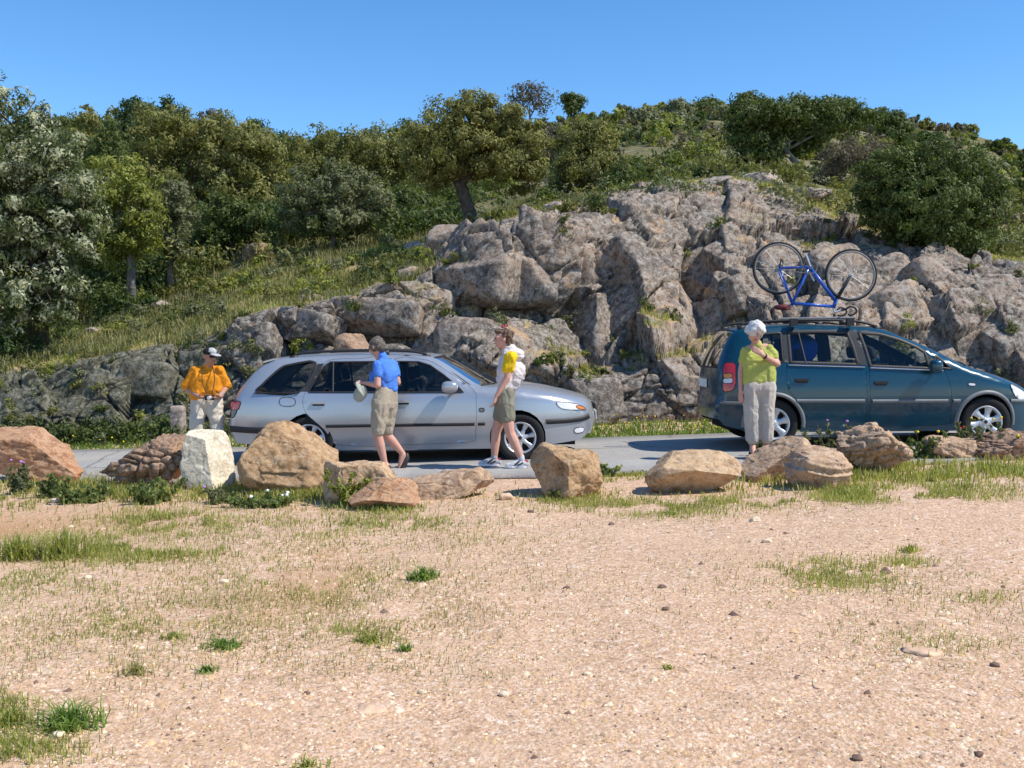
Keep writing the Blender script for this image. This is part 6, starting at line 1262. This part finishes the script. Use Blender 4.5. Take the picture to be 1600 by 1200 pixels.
# ================================================================== GRAVEL, LOOSE STONES, WEEDS
def lot_random(n, r, bias=1.6, pxr=(-60, 1660), pyr=(770, 1290)):
    px = r.uniform(*pxr, n); py = pyr[0] + (pyr[1] - pyr[0]) * r.random(n) ** bias
    b = (600.0 - py) / F_PX; s = (0.03 - CAM_H) / (-_sp + b * _cp); x = (px - 800) / F_PX * s; y = (_cp + b * _sp) * s
    return x, y, zlot(x, y)
PEB = [plain('pebble_tan', (0.52, 0.35, 0.20), .9, .2, var=.3, scale=3), plain('pebble_pale', (0.70, 0.56, 0.40), .9, .2, var=.2, scale=3), plain('pebble_grey', (0.44, 0.33, 0.24), .9, .2, var=.3, scale=3), plain('pebble_dark', (0.17, 0.11, 0.085), .9, .2, var=.3, scale=3), plain('pebble_pink', (0.60, 0.41, 0.28), .9, .2, var=.2, scale=3)]
OCT = np.array([(1, 0, -.35), (0, 1, -.35), (-1, 0, -.35), (0, -1, -.35), (.1, .1, 1)], float); OF = np.array([(0, 1, 4), (1, 2, 4), (2, 3, 4), (3, 0, 4)])
def gravel(name, label, n, size, seed, bias, dens=0.0):
    r = np.random.default_rng(seed); x, y, z = lot_random(n, r, bias)
    k = fbm(np.stack([x * .9, y * .9, 0 * x], 1), 3, 15) + 0.35 * np.clip((x - 1) / 3, -1, 1) > dens - .35 + .5 * (r.random(n) - .5); x, y, z = x[k], y[k], z[k]; n = len(x)
    s = size * np.exp(r.normal(size=n) * .42) * (0.75 + 0.05 * y)
    V = OCT[None] * (1 + .35 * r.normal(size=(n, 5, 3)) * .6) * (s[:, None, None] * np.array([1, .85, .55])); a = r.random(n) * 6.28; c, sn = np.cos(a), np.sin(a)
    V = np.stack([V[..., 0] * c[:, None] - V[..., 1] * sn[:, None], V[..., 0] * sn[:, None] + V[..., 1] * c[:, None], V[..., 2]], -1) + np.stack([x, y, z + s * .18], 1)[:, None]
    F = (OF[None] + (np.arange(n) * 5)[:, None, None]).reshape(-1, 3); mi = np.repeat(r.choice(5, n, p=[.40, .20, .12, .05, .23]), 4)
    return tag(mobj(name, V.reshape(-1, 3), F, PEB, None, False, mi), label, 'gravel', None, 'stuff')
gravel('gravel', 'fine loose gravel scattered over the whole lot', 24000, .0048, 41, 1.0)
gravel('chip_gravel', 'pinkish stone chips bedded in the lot', 15000, .0078, 43, 1.0, .05)
gravel('coarse_gravel', 'coarser stone chips scattered over the lot', 1300, .0095, 42, .95, .15)
# single stones one can point at
for i, (px, py, w, m, lab) in enumerate([
    (1285, 1077, 34, 4, 'flat pink stone half buried near the bottom right'), (1180, 835, 17, 1, 'white stone lying in the middle right of the lot'), (1198, 868, 15, 1, 'white stone just below another pale one, mid lot'),
    (1530, 1183, 18, 3, 'dark brown stone near the bottom right corner'), (1362, 1100, 0, 3, ''), (1555, 1053, 16, 3, 'dark stone at the right edge low in the picture'), (1430, 1020, 0, 1, ''),
    (590, 1155, 18, 1, 'pale stone near the bottom, left of the middle'), (787, 1078, 16, 1, 'white chip in the middle of the foreground'), (917, 1050, 14, 1, 'white chip right of a dark one, lower middle'), (660, 1070, 14, 1, 'pale chip among dark specks, lower left of middle'),
    (605, 1017, 30, 4, 'flat pinkish stone beside a green weed'), (580, 1095, 52, 4, 'broad flat pink slab set flush in the gravel'), (90, 1137, 22, 1, 'pale stone under the big grass tuft'), (1440, 1030, 60, 4, 'long tan slab lying flush at right'),
    (350, 905, 14, 1, 'whitish stone in the thin turf at left'), (137, 902, 12, 1, 'small white stone left of the thin turf'), (830, 812, 10, 3, 'small dark stone below the cubic boulder'), (790, 790, 24, 4, 'flat stone in the gap between the boulders'), (86, 778, 16, 1, 'pale stone on the worn path at far left'),
    (1035, 928, 13, 3, 'dark pebble in the centre right'), (1040, 960, 13, 3, 'dark pebble just below another dark one'), (885, 923, 11, 3, 'dark pebble in the centre of the lot'), (1340, 1185, 18, 3, 'dark stone at the bottom edge right of centre'), (480, 1075, 11, 3, 'dark pebble left of the flush pink slab'), (955, 833, 10, 3, 'dark pebble high in the centre')]):
    if not w: continue
    gx, gy = ground_hit(px, py, 0.03); z = float(zlot(np.array([gx]), np.array([gy]))[0]); s = w / F_PX * gy; flat = .16 if w > 28 else .55
    q, F = rock_shape((s, s * .8, s * flat), (), 300 + i, base=ico(3), rough=.16, rnd_cuts=9); o = mobj('loose_stone', q, F, PEB[m], None, False); o.location = (gx, gy, z + s * flat * (.02 if w > 28 else .22)); tag(o, lab, 'stone')
# green tufts one can point at
def tuft(px, py, w, h, n, label, mat, seed, broad=1.0, kind='grass_tuft'):
    r = np.random.default_rng(seed); gx, gy = ground_hit(px, py, 0.03); z = float(zlot(np.array([gx]), np.array([gy]))[0]); s = w / F_PX * gy; hh = h / F_PX * gy
    n = int(n * .7); a = r.random(n) * 6.28; d = np.minimum(np.abs(r.normal(size=n)) * .30, .42) * s * (1 + .5 * vnoise(np.stack([np.cos(a) * 1.5, np.sin(a) * 1.5, 0 * a], 1), seed)); P = np.stack([np.cos(a) * d * 1.25, np.sin(a) * d, 0 * d - .005], 1)
    V, F = blades(P, hh * r.uniform(.35, 1.25, n) * (1.1 - .6 * np.clip(d / s, 0, 1)), .003 * broad + .0015, r, 1.0); o = mobj(kind, V, F, mat); o.location = (gx, gy, z); tag(o, label, 'grass tuft' if kind == 'grass_tuft' else 'weed')
tuft(108, 1122, 100, 40, 420, 'big green grass tuft near the bottom left corner', LF_FRESH, 1)
tuft(661, 905, 42, 20, 260, 'small bright green weed alone in the middle of the lot', LF_FRESH, 2, 1.6, 'weed')
tuft(350, 1003, 58, 16, 260, 'flat green weed with a purple flower in the left turf', LF_FRESH, 3, 1.3, 'weed')
tuft(272, 988, 42, 12, 160, 'small green weed left of the purple-flowered one', LF_GRASS, 4, 1.2, 'weed')
tuft(585, 995, 76, 16, 220, 'spread green weed below the dry turf', LF_GRASS, 5, 1.2, 'weed')
tuft(632, 1008, 20, 14, 80, 'tiny dark weed right of the spread one', LF_FRESH, 6, 1.2, 'weed')
tuft(215, 1045, 40, 22, 110, 'wispy yellow tuft above the big grass tuft', LF_STRAW, 7)
tuft(325, 1040, 34, 14, 110, 'small dark weed right of the wispy yellow tuft', LF_FRESH, 8, 1.2, 'weed')
tuft(28, 868, 90, 44, 520, 'tall green grass tuft at the left edge beside the worn path', LF_GRASS, 9)
tuft(100, 868, 70, 46, 460, 'second tall green tuft beside the worn path', LF_GRASS, 10)
tuft(1050, 820, 30, 6, 120, 'dark flat weed in the upper middle of the lot', LF_FRESH, 11, 1.2, 'weed')
tuft(590, 800, 90, 16, 420, 'deep green grass at the foot of the small pointed rock', LF_FRESH, 12)
tuft(480, 1185, 70, 18, 110, 'thin grass tuft at the bottom edge', LF_GRASS, 13)
tuft(1420, 886, 34, 14, 120, 'green tuft at the right end of the grass patch', LF_GRASS, 14)
tuft(1045, 1045, 22, 8, 60, 'tiny green sprig beside a white chip', LF_GRASS, 15, 1.0, 'weed')
tuft(20, 1120, 50, 34, 160, 'grass tuft cut by the left edge near the bottom', LF_GRASS, 16)
# flowering plants among the boulders
FL_P = plain('purple_petal', (0.42, 0.20, 0.52), .7); FL_R = plain('poppy_petal', (0.78, 0.05, 0.015), .6); FL_Y = plain('yellow_petal', (0.85, 0.62, 0.03), .7); FL_W = plain('white_petal', (0.8, 0.8, 0.78), .7)
def plant(px, py, h, w, label, leafm, seed, flower=None, nfl=0, stems=14, Y=None, leaf=.042):
    r = np.random.default_rng(seed); gx, gy = ground_hit(px, py, 0.1) if Y is None else (at(px, py, Y).x, Y)
    z = float(zlot(np.array([gx]), np.array([gy]))[0]); s = gy / F_PX; root = empty('wild_plant', (gx, gy, z - .01), label, 'plant'); H = h * s; Wd = w * s
    mb = MB(); tips = []; LV_ = []
    for k in range(stems):
        e = Vector((r.normal() * Wd * .33, r.normal() * Wd * .2, H * r.uniform(.5, 1.05))); b = Vector((e.x * .35, e.y * .35, 0)); m = b.lerp(e, .5) + Vector((r.normal(), r.normal(), 0)) * .02
        mb.tube([b, m, e], [.004, .003, .0015], 4, False); tips.append(e)
        for q in np.linspace(.1, .95, 10): LV_.append(tuple(b.lerp(m, q * 2) if q < .5 else m.lerp(e, q * 2 - 1)) + (.03 + .02 * (1 - q),) * 3)
    mb.build('stems', leafm, root); V, F = leaves(r, LV_, len(LV_), 10, leaf, .035); mobj('foliage', V, F, leafm, root)
    tips.sort(key=lambda t: -t.z)
    for k in range(nfl):
        q, F = ICO1; mobj('flower', q * np.array([.017, .017, .014]) * r.uniform(.8, 1.3), F, flower, root).location = tips[k % len(tips)] + Vector((r.normal() * .008, 0, .008))
PLANTS = [(1300, 742, 74, 60, 'tall thistle-like plant with a purple flower behind the layered rock', LF_GREY, FL_P, 2, 18), (1262, 748, 40, 44, 'leafy weed left of the layered rock', LF_WEED, None, 0, 12), (1385, 738, 44, 70, 'dense grey-green weed before the rough pitted boulder', LF_GREY, None, 0, 22),
 (1440, 735, 48, 60, 'leafy weed right of the rough pitted boulder', LF_WEED, FL_Y, 2, 18), (1492, 728, 46, 50, 'red poppy plant under the blue car\'s front door', LF_GREY, FL_R, 2, 14), (1540, 732, 62, 60, 'tall weed with small yellow flowers below the blue car\'s front wheel', LF_GREY, FL_Y, 4, 18), (1585, 735, 40, 70, 'low leafy weed at the right edge', LF_WEED, FL_Y, 2, 16),
 (1448, 700, 42, 26, 'thin upright stalks between the rough boulder and the flat pink rock', LF_GREY, None, 0, 7), (1512, 690, 48, 18, 'single tall stalk in front of the blue car\'s wheel', LF_GREY, FL_R, 1, 5), (30, 755, 52, 40, 'purple-flowered plant before the reddish boulder', LF_GREY, FL_P, 3, 14), (85, 762, 36, 46, 'leafy weed at the right foot of the reddish boulder', LF_WEED, None, 0, 16), (130, 768, 30, 60, 'low weed between the reddish and knobbly boulders', LF_WEED, None, 0, 18),
 (235, 770, 40, 60, 'weedy clump before the knobbly boulder', LF_WEED, None, 0, 18), (345, 772, 24, 40, 'small purple-flowered weed at the foot of the white block', LF_GREY, FL_P, 1, 10), (415, 780, 22, 90, 'low daisy clump along the largest boulder', LF_WEED, FL_W, 5, 20), (560, 782, 56, 50, 'bushy weed growing over the flat-topped boulder', LF_YEL, None, 0, 18), (693, 772, 20, 30, 'small daisy weed before the long slab', LF_WEED, FL_W, 3, 10),
 (880, 778, 22, 40, 'dry little weed at the foot of the cubic boulder', LF_OAK, None, 0, 12), (1190, 726, 40, 34, 'small weed at the lime-shirted person\'s feet', LF_GREY, None, 0, 10), (945, 742, 22, 60, 'low clover clump by the road right of the cubic boulder', LF_WEED, FL_Y, 3, 16)]
for i, (px, py, h, w, lab, lm, fm, nf, st_) in enumerate(PLANTS): plant(px, py, h, w, lab, lm, 500 + i, fm, nf, st_)
# yellow flowers in the far verge, weeds in the joints of the rock
def flowers(name, label, fn, n, size, mat, seed):
    r = np.random.default_rng(seed); P = fn(r, n); q, F = ICO1; V = (q[None] * size * r.uniform(.6, 1.3, (len(P), 1, 1)) + P[:, None]).reshape(-1, 3)
    return tag(mobj(name, V, (F[None] + (np.arange(len(P)) * len(q))[:, None, None]).reshape(-1, 3), mat), label, 'flowers', None, 'stuff')
def verge_fl(r, n):
    x = np.concatenate([r.uniform(1.2, 4.5, n * 2 // 3), r.uniform(-9, -2, n - n * 2 // 3)]); y = ROAD_FAR + .15 + np.abs(r.normal(size=n)) * .35; return np.stack([x, y, zlot(x, y) + r.uniform(.08, .22, n)], 1)
flowers('verge_flowers', 'tiny yellow flowers in the far verge below the rock wall', verge_fl, 170, .012, FL_Y, 61)
r = np.random.default_rng(62); Vs = []; Fs = []; mi = []; o = 0
spots = [(905, 3.35), (900, 3.3), (950, 4.0), (770, 2.6), (690, 2.9), (705, 2.9), (930, 2.1), (840, 2.0), (1075, 3.6), (1090, 3.3), (1110, 3.7), (860, 3.9), (1000, 3.1), (700, 3.9), (560, 3.4), (440, 3.0), (480, 2.7), (1565, 2.6), (1530, 2.9), (620, 3.7), (1290, 3.95), (930, 2.02), (870, 2.1), (520, 3.2), (1050, 2.9)]
for k in range(150):
    if k < len(spots) * 2: px, t = spots[k // 2]; px += r.normal() * 6; t += r.normal() * .02
    else: px = r.uniform(-60, 420) if k % 3 else r.uniform(420, 1600); t = r.uniform(1.1, 4.2)
    c = cliff_point(px, t); s = r.uniform(.08, .26)
    V, F = leaves(r, [(c[0], c[1] - .03, c[2] + s * .3, s * .8, s * .6, s * .7)], 9, 16, .05, s * .5); Vs.append(V); Fs.append(F + o); o += len(V); mi.append(np.full(len(F), r.integers(4)))
tag(mobj('rock_weeds', np.concatenate(Vs), np.concatenate(Fs), [LF_YEL, LF_DARK, LF_GREY, LF_OAK], None, False, np.concatenate(mi)), 'small weeds rooted in the joints of the rock face', 'weeds', None, 'stuff')
scr = np.random.default_rng(63); Vs = []; Fs = []; mi = []; o = 0
for k in range(150):
    px = scr.uniform(-120, 345); y = 16.15 + abs(scr.normal()) * .35; c = at(px, 690, y); z = float(zlot(np.array([c.x]), np.array([y]))[0]); s = scr.uniform(.10, .30)
    V, F = leaves(scr, [(c.x, y, z + s * .5, s * .8, s * .6, s * .8)], 10, 18, .055, s * .5); Vs.append(V); Fs.append(F + o); o += len(V); mi.append(np.full(len(F), scr.integers(3)))
tag(mobj('bank_brambles', np.concatenate(Vs), np.concatenate(Fs), [LF_DARK, LF_GREY, LF_DARK], None, False, np.concatenate(mi)), 'tangled dark weeds along the foot of the left rock wall', 'weeds', None, 'stuff')
